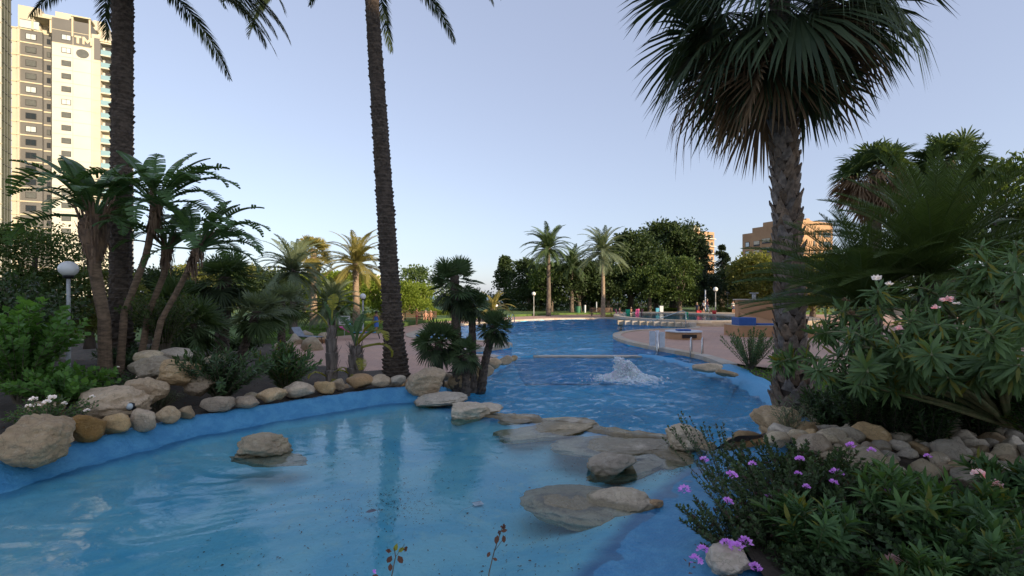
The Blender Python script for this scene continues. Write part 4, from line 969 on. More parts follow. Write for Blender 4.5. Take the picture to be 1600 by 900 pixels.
# large lantana with purple heads
LP = [(1203,775,4.6),(1165,850,4.1),(1135,852,4.1),(1150,857,4.05),(1098,862,4.0),(1087,878,4.0),(1180,890,4.0),(1330,698,5.6),(1312,742,5.4),(1250,720,5.4),(1305,740,5.2),(1260,762,5.0),(1303,756,5.0),(1100,720,5.2),(1070,768,4.8),(1143,745,5.0),(1247,742,5.2),(1137,786,4.7),(1362,705,5.6),(1390,770,4.8),(1450,715,5.4),(1246,868,4.2),(1430,768,4.9),(1176,726,5.2)]
LPT = [P(a, b, c-.75 if c > 4.6 else c-.35) for a, b, c in LP]
shrub('lantana_bush','large dark lantana bush dotted with purple flower heads at the right of the front pool',(2.9,4.75,.45),.82,1.0,200,90,RH,'lantana',.05,14,None,.12,stemm='twig_dark',flower=(len(LPT),.05,'petal_purple',[tuple(v) for v in LPT]),curve=.8,sr=.006)
shrub('lantana_bush','sprawling lantana twigs reaching over the blue slope',(2.35,4.35,.45),.75,.62,46,40,RH,'lantana',.042,15,None,.15,curve=1.3,sr=.005,sweep=(-.25,.1,0))
shrub('lantana_bush','thin arching lantana twigs left of the purple bush',(2.5,5.6,.45),1.0,.55,26,44,RH,'lantana',.042,16,None,.2,curve=1.2,sr=.005,sweep=(-.3,0,0))
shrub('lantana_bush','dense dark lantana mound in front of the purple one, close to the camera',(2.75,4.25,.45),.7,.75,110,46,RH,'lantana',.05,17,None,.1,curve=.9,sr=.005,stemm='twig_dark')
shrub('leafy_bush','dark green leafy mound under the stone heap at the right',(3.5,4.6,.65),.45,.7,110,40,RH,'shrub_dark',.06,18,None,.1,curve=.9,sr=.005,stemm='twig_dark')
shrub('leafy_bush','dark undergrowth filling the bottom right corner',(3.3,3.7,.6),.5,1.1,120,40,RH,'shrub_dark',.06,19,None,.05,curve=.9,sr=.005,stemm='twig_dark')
# oleanders in the right foreground
OG = 'oleander shoots in the right foreground'
for i, (x, y, zb, h, s, n, ls, l, mt) in enumerate([(2.35,3.75,.6,.62,.34,16,.15,'oleander shoots with upright tips at the bottom middle right','oleander'),
    (3.25,3.9,.6,.8,.42,20,.16,'dark leaning oleander clump right of the purple lantana','shrub_mid'),(3.95,4.1,.6,.6,.5,26,.15,'oleander clump at the bottom right corner','oleander'),
    (4.75,4.5,.8,.45,.4,26,.15,'oleander clump at the right edge under the branching shrub','oleander'),(2.8,3.3,.6,.45,.3,16,.12,'short oleander shoots at the bottom edge below the lantana','shrub_mid'),
    (3.4,3.4,.6,.55,.4,22,.14,'low oleander shoots beside the pink flower head','oleander')]):
    shrub('oleander_bush', l, (x,y,zb), h, s, n, 46, LAN, mt, ls, 20+i, OG, .25, wid=1.25, up=.8, sr=.007, stemm='twig_green', flower=((1,.10,'petal_pink',[P(1402,890,3.5)]) if i == 5 else (2,.06,'petal_pink',[P(1530,745,4.3),P(1555,760,4.4)]) if i == 2 else None))
# branching shrub with long leaves (right)
shrub('lantana_bush','lantana twigs with pink flower heads hanging over the grey boulder at the bottom edge',(1.95,4.15,.55),.42,.42,50,40,RH,'lantana',.045,31,None,.1,curve=1.2,sr=.005,stemm='twig_dark',sweep=(-.2,0,0))
shrub('lantana_bush','dark lantana growth filling the gap behind the grey boulder',(2.25,4.05,.55),.5,.45,80,46,RH,'lantana',.05,32,None,.05,curve=1,sr=.005,stemm='twig_dark')
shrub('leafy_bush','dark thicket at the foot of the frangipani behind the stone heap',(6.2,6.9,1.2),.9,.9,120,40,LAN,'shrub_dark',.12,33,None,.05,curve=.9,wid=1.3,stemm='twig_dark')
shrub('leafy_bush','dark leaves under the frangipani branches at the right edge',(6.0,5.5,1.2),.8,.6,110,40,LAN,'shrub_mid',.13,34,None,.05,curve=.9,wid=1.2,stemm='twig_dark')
for i, (px, D_, h_) in enumerate([(1305,7.9,.85),(1375,7.6,.95),(1450,7.2,.95),(1530,6.9,.95),(1600,6.8,1.0)]):
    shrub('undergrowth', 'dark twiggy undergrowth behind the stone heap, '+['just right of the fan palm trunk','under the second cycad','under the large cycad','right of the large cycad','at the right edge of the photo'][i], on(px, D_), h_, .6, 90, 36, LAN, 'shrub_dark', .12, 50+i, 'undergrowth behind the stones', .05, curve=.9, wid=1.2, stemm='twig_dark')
def branchy(label, base, targets, seed, base_=None, lsize=.215, nl=30, matn='plumeria', wid=.88):
    rn = random.Random(seed); root = thing('frangipani_shrub', label, 'shrub', base, 0); b0 = Vector(base); mb = MB(); P0 = []; D0 = []; U0 = []; tips = []; o0 = Vector(base_)-b0
    for tx in targets:
        tg = Vector(tx)-b0; mid = o0*.45+Vector((tg.x*.5, tg.y*.5, tg.z*.75))+Vector((rn.uniform(-.15,.15),)*3)
        pts = [o0*(1-t)**2+mid*2*t*(1-t)+tg*t*t+Vector((rn.uniform(-.02,.02), rn.uniform(-.02,.02), 0)) for t in [k/7 for k in range(8)]]
        mb.tube(pts, [.032-.0032*k for k in range(8)], 6)
        ends = [(pts[-1], (pts[-1]-pts[-2]).normalized())]
        for _ in range(3):
            k = rn.randint(4, 7); d = ((pts[k]-pts[k-1]).normalized()+Vector((rn.uniform(-.9,.9), rn.uniform(-.9,.9), rn.uniform(-.3,.9)))).normalized(); e = pts[k]+d*rn.uniform(.18,.38); mb.tube([pts[k], pts[k].lerp(e, .5)+Vector((0,0,.02)), e], [.016,.012,.010], 5); ends.append((e, d))
        for (e, d) in ends:
            tips.append(e)
            for k in range(nl):
                a = k*2.4+rn.uniform(-.3,.3); x = d.cross(Vector((.2,.1,1))).normalized(); y = d.cross(x)
                v = (x*math.cos(a)+y*math.sin(a))+d*rn.uniform(-.3,1.0)+Vector((0,0,-.25)); P0.append(tuple(e-d*rn.uniform(0,.16))); D0.append(tuple(v)); U0.append(tuple(d+Vector((0,0,.6))))
    mb.build('branches', M['twig_green'], root, True); sz = [lsize*rn.uniform(.6,1.15) for _ in P0]
    link('foliage', scatter('foliage', M[matn], LAN[0], LAN[1], P0, D0, U0, sz, [s*wid for s in sz]), root); return root, tips
T = [P(x, y, D) for x, y, D in [(1255,560,5.8),(1285,585,5.5),(1340,600,5.2),(1330,520,5.4),(1380,550,5.0),(1430,570,4.9),(1370,475,5.4),(1420,500,5.0),(1460,460,5.2),(1500,530,4.7),(1480,590,4.7),(1540,580,4.6),(1420,585,5.0),(1530,480,4.8),(1550,430,5.0),(1590,400,5.0),(1590,520,4.6),(1590,590,4.5),(1510,430,5.2),(1350,570,4.8),(1450,550,4.4),(1560,540,4.2),(1305,555,5.6),(1390,590,5.3),(1400,530,5.6),(1590,580,4.2),(1470,500,5.6),(1590,460,4.4),(1270,520,6.0),(1320,490,5.8),(1500,585,5.2),(1360,590,5.5),(1540,590,5.0)]]
fr, tips = branchy('sprawling frangipani shrub with long drooping leaves filling the right foreground', (4.2,5.4,.75), T, 77, base_=(6.1,5.9,1.2))
def bloom(px, py, D, r, fm):
    q = P(px, py, D)-Vector((4.2,5.4,.75)); k = 14; rn = random.Random(px); dd = [(rn.gauss(0,1), rn.gauss(0,1), abs(rn.gauss(0,1))) for _ in range(k)]
    link('flower_cluster', scatter('flower_cluster', M[fm], RH[0], RH[1], [tuple(q)]*k, dd, [(rn.gauss(0,1), rn.gauss(0,1), 1) for _ in dd], [r]*k), fr)
for a in [(1370,438,5.2,.07,'petal_white'),(1390,445,5.2,.05,'petal_white'),(1480,470,4.9,.07,'petal_pink'),(1462,482,4.9,.05,'petal_pink'),(1405,515,4.8,.05,'petal_pink'),(1495,475,4.9,.04,'petal_white'),(1330,492,5.3,.06,'palm_dead'),(1322,470,5.3,.05,'palm_dead')]: bloom(*a)
# cycad
CF = [frond_mesh(R_(e), 1.9, R_(d), 90, .24, .014, 700+i, 'cycad_green', .45, 68, .05, .1, r0=.014) for i, (e, d) in enumerate([(85,35),(72,50),(58,55),(42,50),(25,40),(5,25)])]
def cycad(label, x, y, zc, s, n, e0):
    z = G(x, y); cy = thing('cycad', label, 'plant', (x, y, z), rr.uniform(0,6), 'cycads'); h = zc-z
    MB().tube([(0,0,-.2),(0,0,h*.5),(0,0,h-.05)], [.16,.15,.15], 12).build('trunk', M['bark_core'], cy)
    for k in range(n):
        e = e0+(1-e0)*k/(n-1); put('frond', CF[min(5, int(e*6))], cy, (0,0,h), k*ga, s*rr.uniform(.9,1.1), rr.uniform(-.15,.15), rr.uniform(-.1,.1))
cycad('large cycad with upright feathery fronds behind the frangipani', dz(1455,6.8), 6.8, P(0,430,6.8).z, 1.02, 84, 0)
cycad('second cycad with fronds spread flat toward the water, left of the large one', dz(1345,7.3), 7.3, P(0,478,7.3).z, .98, 76, .2)
for px, D_, l in [(1345,6.95,'second cycad'),(1455,6.45,'large cycad'),(1400,6.7,'gap between both cycads')]:
    shrub('undergrowth', 'dark low leaves hiding the trunk at the '+l, on(px, D_), .95, .42, 90, 36, LAN, 'shrub_dark', .13, int(px), 'undergrowth behind the stones', .03, curve=.9, wid=1.3, stemm='twig_dark')
rock((3.62,7.78,.36), .22, .17, .13, 'small pale stone between the dam end boulder and the stone heap', None, 1)
shrub('leafy_bush','small dark plants on the bare soil at the bottom edge beside the grey boulder',(2.35,3.55,.58),.3,.4,60,30,RH,'shrub_dark',.05,91,None,.05,curve=.9,sr=.004,stemm='twig_dark')
rock((3.92,7.98,.36), .34, .26, .22, 'tan stone where the blue rim meets the right end of the dam', None, 0)
# ---------------------------------------------------------------- broad leaved trees
def tree_model(seed, h, w, crown_lo, nblob, nleaf, lsize, shape='round'):
    """unit model: trunk mesh + crown arrays for a tree of height h and crown width w"""
    rn = random.Random(seed); mb = MB(); tr = .035*h+.05
    ht = h*crown_lo; mb.tube([(0,0,-.4),(0,0,ht*.3),(rn.uniform(-.1,.1),rn.uniform(-.1,.1),ht),(0,0,h*.75)], [tr*1.5,tr*1.05,tr*.85,tr*.3], 9)
    blobs = []
    for i in range(nblob):
        u = rn.random(); z = ht*.85+(h-ht*.85)*u
        if shape == 'round': R = w/2*math.sin(PI*min(.97, .18+.72*u))**.6
        elif shape == 'cone': R = w/2*(1.02-u)**.8
        else: R = w/2*(.55+.45*math.sin(PI*u))
        a = rn.uniform(0, 2*PI); r = R*(rn.random()**.5)*.8; br = (.16+.13*rn.random())*w*(1.0 if shape != 'cone' else (.95-.6*u)*(.7 if nblob > 50 else 1))
        blobs.append((Vector((math.cos(a)*r, math.sin(a)*r, min(z, h-br*.6))), br))
    for i, (c, br) in enumerate(blobs):
        if i % 2 == 0: s = Vector((0,0,ht*rn.uniform(.6,1))); mb.tube([s, s.lerp(c, .5)+Vector((0,0,.1*h*.3)), c], [tr*.4, tr*.25, tr*.08], 5)
    r_ = np.random.default_rng(seed); per = nleaf//nblob; P_ = []; Dd = []
    for c, br in blobs:
        v = norm(r_.normal(size=(per, 3))); v[:, 2] = np.where(v[:, 2] < -.5, -v[:, 2]*.6, v[:, 2]); rad = br*(.55+.5*r_.random((per, 1))**.6)
        lump = 1+.25*np.sin(v[:, :1]*7+c.x)*np.cos(v[:, 1:2]*6+c.y)
        P_.append(np.array(c)+v*rad*lump*np.array([1,1,.8])); Dd.append(v+r_.normal(size=(per, 3))*.6+np.array([0,0,-.1]))
    P_ = np.concatenate(P_); Dd = np.concatenate(Dd); U = r_.normal(size=P_.shape)+np.array([0,0,.8]); sz = lsize*(.6+.8*r_.random(len(P_)))
    return mb, (P_, Dd, U, sz)
TM = {}
def tree(label, loc, h, w, matn, seed, shape='round', lo=.28, nleaf=9000, lsize=None, bark='bark_grey', group=None, name='tree', nblob=26, wid=1.1):
    root = thing(name, label, 'tree', loc, rr.uniform(0, 6), group)
    key = (seed, round(h, 1), round(w, 1), matn)
    mb, (P_, Dd, U, sz) = tree_model(seed, h, w, lo, nblob, nleaf, lsize or .045*w, shape)
    mb.build('trunk', M[bark], root, True)
    link('crown', scatter('crown', M[matn], RH[0], RH[1], P_, Dd, U, sz, sz*wid), root); return root
GR = 'trees along the far side of the pools'; GL = 'trees round the lawn'
def tp(px, D, top, wpx, label, matn, seed, shape='round', lo=.28, n=8000, group=GR, bark='bark_grey', zb=.3, ls=None, nb=26):
    h = H-(top-CY)/F*D-zb; tree(label, (dz(px, D), D, zb), h, wpx*D/F*1.05, matn, seed, shape, lo, n, ls, bark, group, nblob=nb)
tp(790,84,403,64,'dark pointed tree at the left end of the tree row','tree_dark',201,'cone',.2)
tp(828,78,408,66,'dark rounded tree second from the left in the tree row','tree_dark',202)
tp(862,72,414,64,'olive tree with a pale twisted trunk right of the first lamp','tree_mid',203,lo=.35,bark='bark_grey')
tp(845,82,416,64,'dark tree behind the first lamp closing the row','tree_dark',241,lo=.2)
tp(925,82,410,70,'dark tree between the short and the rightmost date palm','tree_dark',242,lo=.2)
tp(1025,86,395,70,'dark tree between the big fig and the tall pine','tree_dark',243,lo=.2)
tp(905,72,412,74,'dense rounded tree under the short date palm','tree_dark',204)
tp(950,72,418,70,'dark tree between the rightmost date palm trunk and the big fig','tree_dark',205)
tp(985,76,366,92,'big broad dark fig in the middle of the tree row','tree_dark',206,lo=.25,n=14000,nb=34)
tp(1015,70,420,70,'low spreading tree behind the beach chairs','tree_mid',207,lo=.4)
tp(1052,84,350,90,'tall feathery pine rising over the tree row','tree_dark',208,lo=.3,n=14000,nb=34)
tp(1062,68,404,64,'lighter green tree with hanging foliage by the second lamp','tree_mid',209,lo=.25)
tp(1098,80,374,60,'dark pointed conifer left of the orange building','pine_dark',210,'cone',.12,n=14000,nb=90,ls=.22)
tp(1128,78,384,58,'dark conifer next to the orange building with drooping tips','pine_dark',211,'cone',.12,n=14000,nb=90,ls=.22)
tp(1090,70,430,60,'dark small tree behind the walkers','pine_dark',212,lo=.3)
tp(1150,72,418,60,'dark tree behind the woman in the patterned dress','tree_dark',213,lo=.3)
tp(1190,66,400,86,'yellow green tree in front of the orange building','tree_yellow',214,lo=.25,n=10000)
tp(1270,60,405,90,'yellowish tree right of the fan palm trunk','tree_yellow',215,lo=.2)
tp(1340,48,395,110,'dark tree behind the cycad','tree_dark',216,lo=.15)
tp(1440,40,330,120,'broad tree showing between the far fan palms','tree_mid',217,lo=.15)
tp(1560,26,255,150,'big leaved tree at the right edge behind the cycad','tree_mid',218,lo=.1,ls=.28)
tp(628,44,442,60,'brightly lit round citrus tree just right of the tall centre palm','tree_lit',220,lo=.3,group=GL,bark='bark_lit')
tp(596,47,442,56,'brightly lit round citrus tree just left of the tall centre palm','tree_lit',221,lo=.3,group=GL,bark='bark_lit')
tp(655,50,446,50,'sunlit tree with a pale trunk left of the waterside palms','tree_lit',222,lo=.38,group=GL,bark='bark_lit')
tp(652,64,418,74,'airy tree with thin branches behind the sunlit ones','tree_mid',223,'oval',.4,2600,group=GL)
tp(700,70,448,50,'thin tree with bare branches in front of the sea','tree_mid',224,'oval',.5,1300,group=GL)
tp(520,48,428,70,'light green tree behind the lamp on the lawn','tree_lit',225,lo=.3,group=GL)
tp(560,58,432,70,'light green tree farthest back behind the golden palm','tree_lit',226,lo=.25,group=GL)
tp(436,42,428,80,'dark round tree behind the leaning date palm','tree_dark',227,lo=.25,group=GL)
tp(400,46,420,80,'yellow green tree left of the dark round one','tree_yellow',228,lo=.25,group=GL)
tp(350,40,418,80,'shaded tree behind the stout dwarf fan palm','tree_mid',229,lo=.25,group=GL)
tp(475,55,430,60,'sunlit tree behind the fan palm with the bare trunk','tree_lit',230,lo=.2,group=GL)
tp(290,38,420,90,'yellowish tree behind the bird of paradise trunks','tree_yellow',231,lo=.2,group=GL)
tp(55,17,358,170,'feathery leaved tree in front of the tower at the left edge','tree_mid',232,'round',.2,16000,group=GL,zb=1.2,ls=.10)
tp(140,19,420,120,'light green bush like tree behind the lamp post','tree_yellow',233,'round',.1,12000,group=GL,zb=1.1,ls=.10)
tp(10,13,440,130,'dark tree behind the climber at the left edge','tree_dark',234,'round',.1,11000,group=GL,zb=1.2,ls=.09)
tp(230,24,425,110,'dark tree seen between the bird of paradise stems','tree_dark',235,'round',.1,12000,group=GL,zb=.8,ls=.12)
def hedge(label, x0, x1, y, D, hpx, matn, seed, n=2600, name='hedge', lsz=.16, dep=1.5, zb=.35):
    r_ = np.random.default_rng(seed); a, b = dz(x0, D), dz(x1, D); hh = hpx*D/F; X = r_.uniform(a, b, n); t = r_.random(n); Y = D+r_.uniform(-dep/2, dep/2, n)
    top = hh*(.7+.3*np.sin(X*1.7+seed)*np.sin(X*.7+2)); Z = zb+t**.6*top; v = r_.normal(size=(n, 3))+np.array([0,-.5,.6]); sz = lsz*(.6+.8*r_.random(n))
    me = scatter(name, M[matn], RH[0], RH[1], np.stack([X,Y,Z], 1), v, r_.normal(size=(n,3))+np.array([0,0,.8]), sz, sz*1.2); o = link(name, me); return o
for a in [('dark clipped hedge at the left end of the far deck',800,872,0,76,13,'tree_dark',1),('pale green low hedge behind the beach chairs',1002,1062,0,72,7,'tree_lit',2),
          ('low lit hedge right of the walkers',1120,1200,0,70,8,'tree_yellow',3),('low hedge behind the wooden bench and the green bin',875,1000,0,78,9,'tree_mid',4),
          ('lit hedge along the back of the lawn',400,600,0,52,9,'tree_yellow',5),('low dark planting under the dwarf palms left of the lawn',290,400,0,22,16,'tree_dark',6),
          ('pale green bush in front of the sea',672,700,0,60,14,'tree_lit',7)]:
    tag(hedge(*a), a[0], 'hedge')
tag(hedge('', -160, 770, 0, 112, 24, 'tree_mid', 30, 26000, 'distant_wood', .42, 10, -.3), 'mass of green trees closing the view behind the lawn', 'trees', kind='stuff')
tag(hedge('', 785, 1700, 0, 100, 26, 'tree_dark', 31, 26000, 'distant_wood', .42, 8, .2), 'mass of dark trees closing the view behind the far pool', 'trees', kind='stuff')
# grass on the lawn edge, debris on the floor of the front pool
r_ = np.random.default_rng(9); n = 16000; gx = r_.uniform(-16, -8, n); gy = r_.uniform(25, 44, n); k = sdist(gx, gy, lawn1)[0] > .05; gx, gy = gx[k], gy[k]; n = len(gx)
tag(link('grass', scatter('grass', M['grass_leaf'], LAN[0], LAN[1], np.stack([gx, gy, np.full(n, .39)], 1), r_.normal(size=(n,3))*.4+np.array([0,0,1]), r_.normal(size=(n,3)), r_.uniform(.05,.11,n), r_.uniform(.15,.3,n))), 'short grass of the lawn beyond the pink paving', 'grass', kind='stuff')
n = 5200; gx = r_.uniform(5.5, 12, n); gy = r_.uniform(10.5, 18.5, n); k = (sdist(gx, gy, MP)[0] < -.5); gx, gy = gx[k], gy[k]; n = len(gx)
tag(link('ground_cover', scatter('ground_cover', M['grass_leaf'], LAN[0], LAN[1], np.stack([gx, gy, gh(gx, gy)], 1), r_.normal(size=(n,3))*.6+np.array([0,0,1]), r_.normal(size=(n,3)), r_.uniform(.04,.1,n), r_.uniform(.2,.4,n))), 'thin grass on the dark soil by the big fan palm', 'grass', kind='stuff')
n = 2600; gx = np.concatenate([r_.uniform(-3.5, 3, n), r_.normal(-1.6,.35,500), r_.normal(2.35,.22,400)]); gy = np.concatenate([r_.uniform(3.5, 9.5, n), r_.normal(6.4,.35,500), r_.normal(6.7,.25,400)]); k = sdist(gx, gy, FG)[0] > .15; gx, gy = gx[k], gy[k]; n = len(gx)
gz_ = rimd(gx, gy)+.008
m_ = mat('debris', (.05,.035,.025), (.09,.06,.04), 30, .9, 0)
tag(link('debris', scatter('debris', m_, RH[0], RH[1], np.stack([gx, gy, gz_], 1), r_.normal(size=(n,3))*np.array([1,1,.1]), r_.normal(size=(n,3))*.2+np.array([0,0,1]), r_.exponential(.012, n)+.008, r_.exponential(.010, n)+.007)), 'tiny dead leaf bits lying on the floor of the front pool', 'debris', kind='stuff')
# ground litter on the planting beds
n = 7000; gx = r_.uniform(-13, 10, n); gy = r_.uniform(3, 17, n); k = (sdist(gx, gy, FG)[0] < -.7) & (sdist(gx, gy, MP)[0] < -.7); gx, gy = gx[k], gy[k]; n = len(gx)
tag(link('leaf_litter', scatter('leaf_litter', M['dead_brown'], RH[0], RH[1], np.stack([gx, gy, gh(gx, gy)+.01], 1), r_.normal(size=(n,3))*np.array([1,1,.3]), r_.normal(size=(n,3))*.3+np.array([0,0,1]), r_.uniform(.02,.06,n), r_.uniform(.02,.06,n))), 'dead leaves scattered over the planting beds', 'leaf litter', kind='stuff')
# submerged card and leaf, bare sprigs at the bottom edge
def fz(x, y): return float(rimd(np.array([x]), np.array([y]))[0])
p = W(747,781,.06); t_ = thing('card', 'small white printed card lying on the floor of the front pool', 'card', (p.x, p.y, fz(p.x, p.y)+.03), .45)
MB().box((-.065,-.05,-.002),(.065,.05,.002)).build('sheet', M['card'], t_)
MB().box((-.065,.05,-.003),(.065,.062,.003)).build('header', M['print_grey'], t_)
mb = MB()
for i in range(5): mb.box((-.045,.03-.017*i,.0025),(.045-.012*(i % 3),.034-.017*i,.003))
mb.build('print', M['print_grey'], t_)
MB().tube([(-.07,-.03,0),(-.16,-.07,.005),(-.24,-.08,.0),(-.30,-.13,0)], .0022, 5).build('string', M['print_grey'], t_)
p = W(580,808,.06); mb = MB(); mb.add([(-.07,0,0),(-.03,.042,.006),(.03,.045,.01),(.075,.01,.002),(.035,-.035,.008),(-.03,-.04,.006),(0,0,.014)], [(6,0,1),(6,1,2),(6,2,3),(6,3,4),(6,4,5),(6,5,0)])
tag(mb.build('fallen_leaf', M['leaf_purple'], None, False, 0, (p.x, p.y, .13)), 'large purple brown leaf sunk on the floor of the front pool', 'leaf').rotation_euler = (0,0,.4)
p = W(470,797,.06); mb = MB(); mb.add([(-.08,0,0),(0,.012,.004),(.06,.03,.002),(.0,-.008,.006)], [(0,1,2,3)])
tag(mb.build('fallen_leaf', M['leaf_purple'], None, False, 0, (p.x, p.y, .14)), 'thin curled dead leaf in the front pool left of the purple leaf', 'leaf')
def sprig(label, pts, leaves, fl):
    root = thing('lantana_sprig', label, 'plant', pts[0]); b = pts[0]; mb = MB(); q = [p_-b for p_ in pts]; mb.tube(q, [.004,.0035,.003,.0025][:len(q)] if len(q) <= 4 else .003, 5); mb.tube([q[-2], q[-2].lerp(q[-1], .3)+Vector((.05,0,.05))], .0015, 4)
    mb.build('stem', M['twig'], root)
    for (px, py, D, ang, s, mt) in leaves:
        c = P(px, py, D)-b; d = Vector((math.sin(R_(ang)), rr.uniform(-.2,.2), -math.cos(R_(ang))))
        link('leaf', scatter('leaf', M[mt], [(0,0,0),(.27,.35,.05),(.22,.7,.03),(0,1,-.08),(-.22,.7,.03),(-.27,.35,.05),(0,.5,-.03)], [(0,1,6,5),(1,2,3,6),(6,3,4,5)], [tuple(c)], [tuple(d)], [(rr.uniform(-.4,.4),-1,.3)], [s]), root)
    for (px, py, D, r, mt) in fl:
        c = P(px, py, D)-b; dd = [(rr.gauss(0,1), rr.gauss(0,1), rr.gauss(.3,1)) for _ in range(18)]; link('flower_cluster', scatter('flower_cluster', M[mt], RH[0], RH[1], [tuple(c)]*18, dd, [(rr.gauss(0,1), rr.gauss(0,1), 1) for _ in dd], [r]*18), root)
D = 2.6
sprig('bare brown lantana sprig with dark leaves at the bottom centre left', [P(608,960,D), P(612,900,D), P(618,870,D), P(616,856,D)],
  [(612,868,D,-30,.055,'dead_brown'),(622,868,D,25,.055,'dead_brown'),(610,880,D,0,.045,'dead_brown'),(616,862,D,160,.045,'bird_yellow'),(622,862,D,120,.04,'bird_yellow'),(612,862,D,-110,.035,'dead_brown'),(600,900,D,-40,.05,'bird_yellow'),(592,900,D,-90,.04,'dead_brown')],
  [(606,861,D,.014,'dead_brown'),(634,858,D,.016,'dead_brown'),(585,893,D,.014,'petal_purple')])
sprig('thin bare lantana sprig with a drooping seed head at the bottom centre right', [P(758,960,D), P(764,895,D), P(772,862,D), P(784,826,D)],
  [(778,836,D,-15,.05,'dead_brown'),(786,836,D,10,.045,'dead_brown'),(766,862,D,-30,.035,'dead_brown'),(770,872,D,60,.03,'dead_brown'),(783,830,D,100,.035,'dead_brown')],
  [(786,823,D,.018,'dead_brown'),(780,832,D,.014,'dead_brown')])
# ---------------------------------------------------------------- fountain splash
fo = thing('fountain_splash', 'white bubbling fountain jet splashing in the middle pool', 'fountain', FT)
rn = random.Random(2); mb = MB(); nr_, na = 22, 64; vs = []; fs = []
for j in range(nr_):
    r = .95*(j/(nr_-1))**1.1
    for i in range(na):
        a = 2*PI*i/na; base = .24*math.exp(-(r/.6)**2)+.07*math.exp(-(r/.95)**2)
        x, y = math.cos(a)*r, math.sin(a)*r
        sp = noise.fractal(Vector((x*4, y*4, 3.3)), .8, 2.2, 5); z = base*(1+2.0*sp)+.06*noise.noise(Vector((x*12, y*12, 1)))*math.exp(-r)
        jet = .5*math.exp(-(((x+.38)/.07)**2+(y/.10)**2))+.3*math.exp(-(((x-.12)/.16)**2+(y/.16)**2)); z += jet*(.6+.4*abs(sp)); vs.append((x*1.15+.25*z*noise.noise(Vector((x*5,y*5,9))), y*1.0, max(-.08, z-.05*(r > .85))))
for j in range(nr_-1):
    for i in range(na): fs.append((j*na+i, j*na+(i+1) % na, (j+1)*na+(i+1) % na, (j+1)*na+i))
mb.add(vs, fs)
for k in range(170):
    a = rn.uniform(0, 2*PI); r = abs(rn.gauss(0, .33)); hh = (.36*math.exp(-(r/.45)**2)+.1)*rn.uniform(.5,1.15); b0 = Vector((math.cos(a)*r*1.2, math.sin(a)*r, .02)); tp_ = b0+Vector((math.cos(a)*.18*rn.random(), math.sin(a)*.18*rn.random(), hh)); w_ = rn.uniform(.012,.04)
    mb.tube([b0, b0.lerp(tp_, .5)+Vector((rn.gauss(0,.03),)*3), tp_], [w_*1.6, w_, .004], 5)
for k in range(26):
    b0 = Vector((-.38+rn.gauss(0,.05), rn.gauss(0,.05), .1)); tp_ = b0+Vector((rn.gauss(0,.05), rn.gauss(0,.05), rn.uniform(.3,.75))); mb.tube([b0, b0.lerp(tp_, .5), tp_], [.05,.03,.004], 5)
mb.build('water_jet', M['foam'], fo, True); fo.scale = (.72,.72,.82)
r_ = np.random.default_rng(4); N = 12000; a = r_.uniform(0, 2*PI, N); sp = r_.normal(0, .46, N); x = sp*np.cos(a)*1.4; y = sp*np.sin(a); rr2 = np.hypot(x, y)
env = .48*np.exp(-(rr2/.55)**2)+.16*np.exp(-(rr2/1.1)**2); z = env*r_.random(N)**.5*1.15; kj = r_.random(N) < .18; x[kj] = -.38+r_.normal(0, .08, kj.sum()); z[kj] = r_.random(kj.sum())**.7*.85
s = .006+r_.exponential(.010, N); ov = np.array([(1,0,0),(0,1,0),(-1,0,0),(0,-1,0),(0,0,1.3),(0,0,-1.3)]); of = np.array([(0,1,4),(1,2,4),(2,3,4),(3,0,4),(1,0,5),(2,1,5),(3,2,5),(0,3,5)])
V = np.stack([x,y,z], 1)[:, None]+ov[None]*s[:, None, None]; Qd = (of[None]+(np.arange(N)*6)[:, None, None]).reshape(-1, 3)
tag(link('droplets', npmesh('droplets', V.reshape(-1, 3), Qd, M['foam'], True), fo), kind='stuff')
# ---------------------------------------------------------------- lamps
def lamp(label, loc, h, rg, rp, flat=1.0, group='globe lamps'):
    t = thing('street_lamp', label, 'lamp', loc, 0, group)
    mb = MB(); mb.tube([(0,0,-.3),(0,0,h*.45)], [rp*1.15, rp*1.15], 12); mb.tube([(0,0,h*.45),(0,0,h-rg*flat)], [rp,rp*.9], 12); mb.build('pole', M['pole_grey'], t, True)
    MB().lathe([(rp*.9,-.02),(rg*.5,.0),(rg*.55,.05),(rg*.42,.09),(0,.09)], 18, (0,0,h-rg*flat*1.05-.02)).build('collar', M['black_plastic'], t, True)
    MB().ball((0,0,h), rg, 24, 16, flat).build('globe', M['globe_white'], t, True)
gx = dz(107,9.9); gg = G(gx, 9.9); lamp('big white globe lamp on a grey pole among the shrubs in front of the tower', (gx,9.9,gg), P(100,420,9.9).z-gg, .168, .036, .94)
def lampx(px, py, D, zb, wpx, label): lamp(label, (dz(px,D), D, zb), P(px,py,D).z-zb, wpx*D/F/2, .055)
lampx(567,463,31,.15,9,'white globe lamp between the golden palm and the tall centre palm')
lampx(834,459,62,.15,6,'small white globe lamp across the pool in front of the dark trees')
lampx(1118,452,62,.6,7,'taller white globe lamp right of the man in the red shirt')
lampx(1137,459,72,.6,6,'smaller globe lamp behind the woman in the patterned dress')
lampx(775,478,60,.3,6,'tiny globe lamp behind the low pale date palm'); lampx(1002,474,74,.3,4,'very small globe lamp in the shade behind the beach chairs')
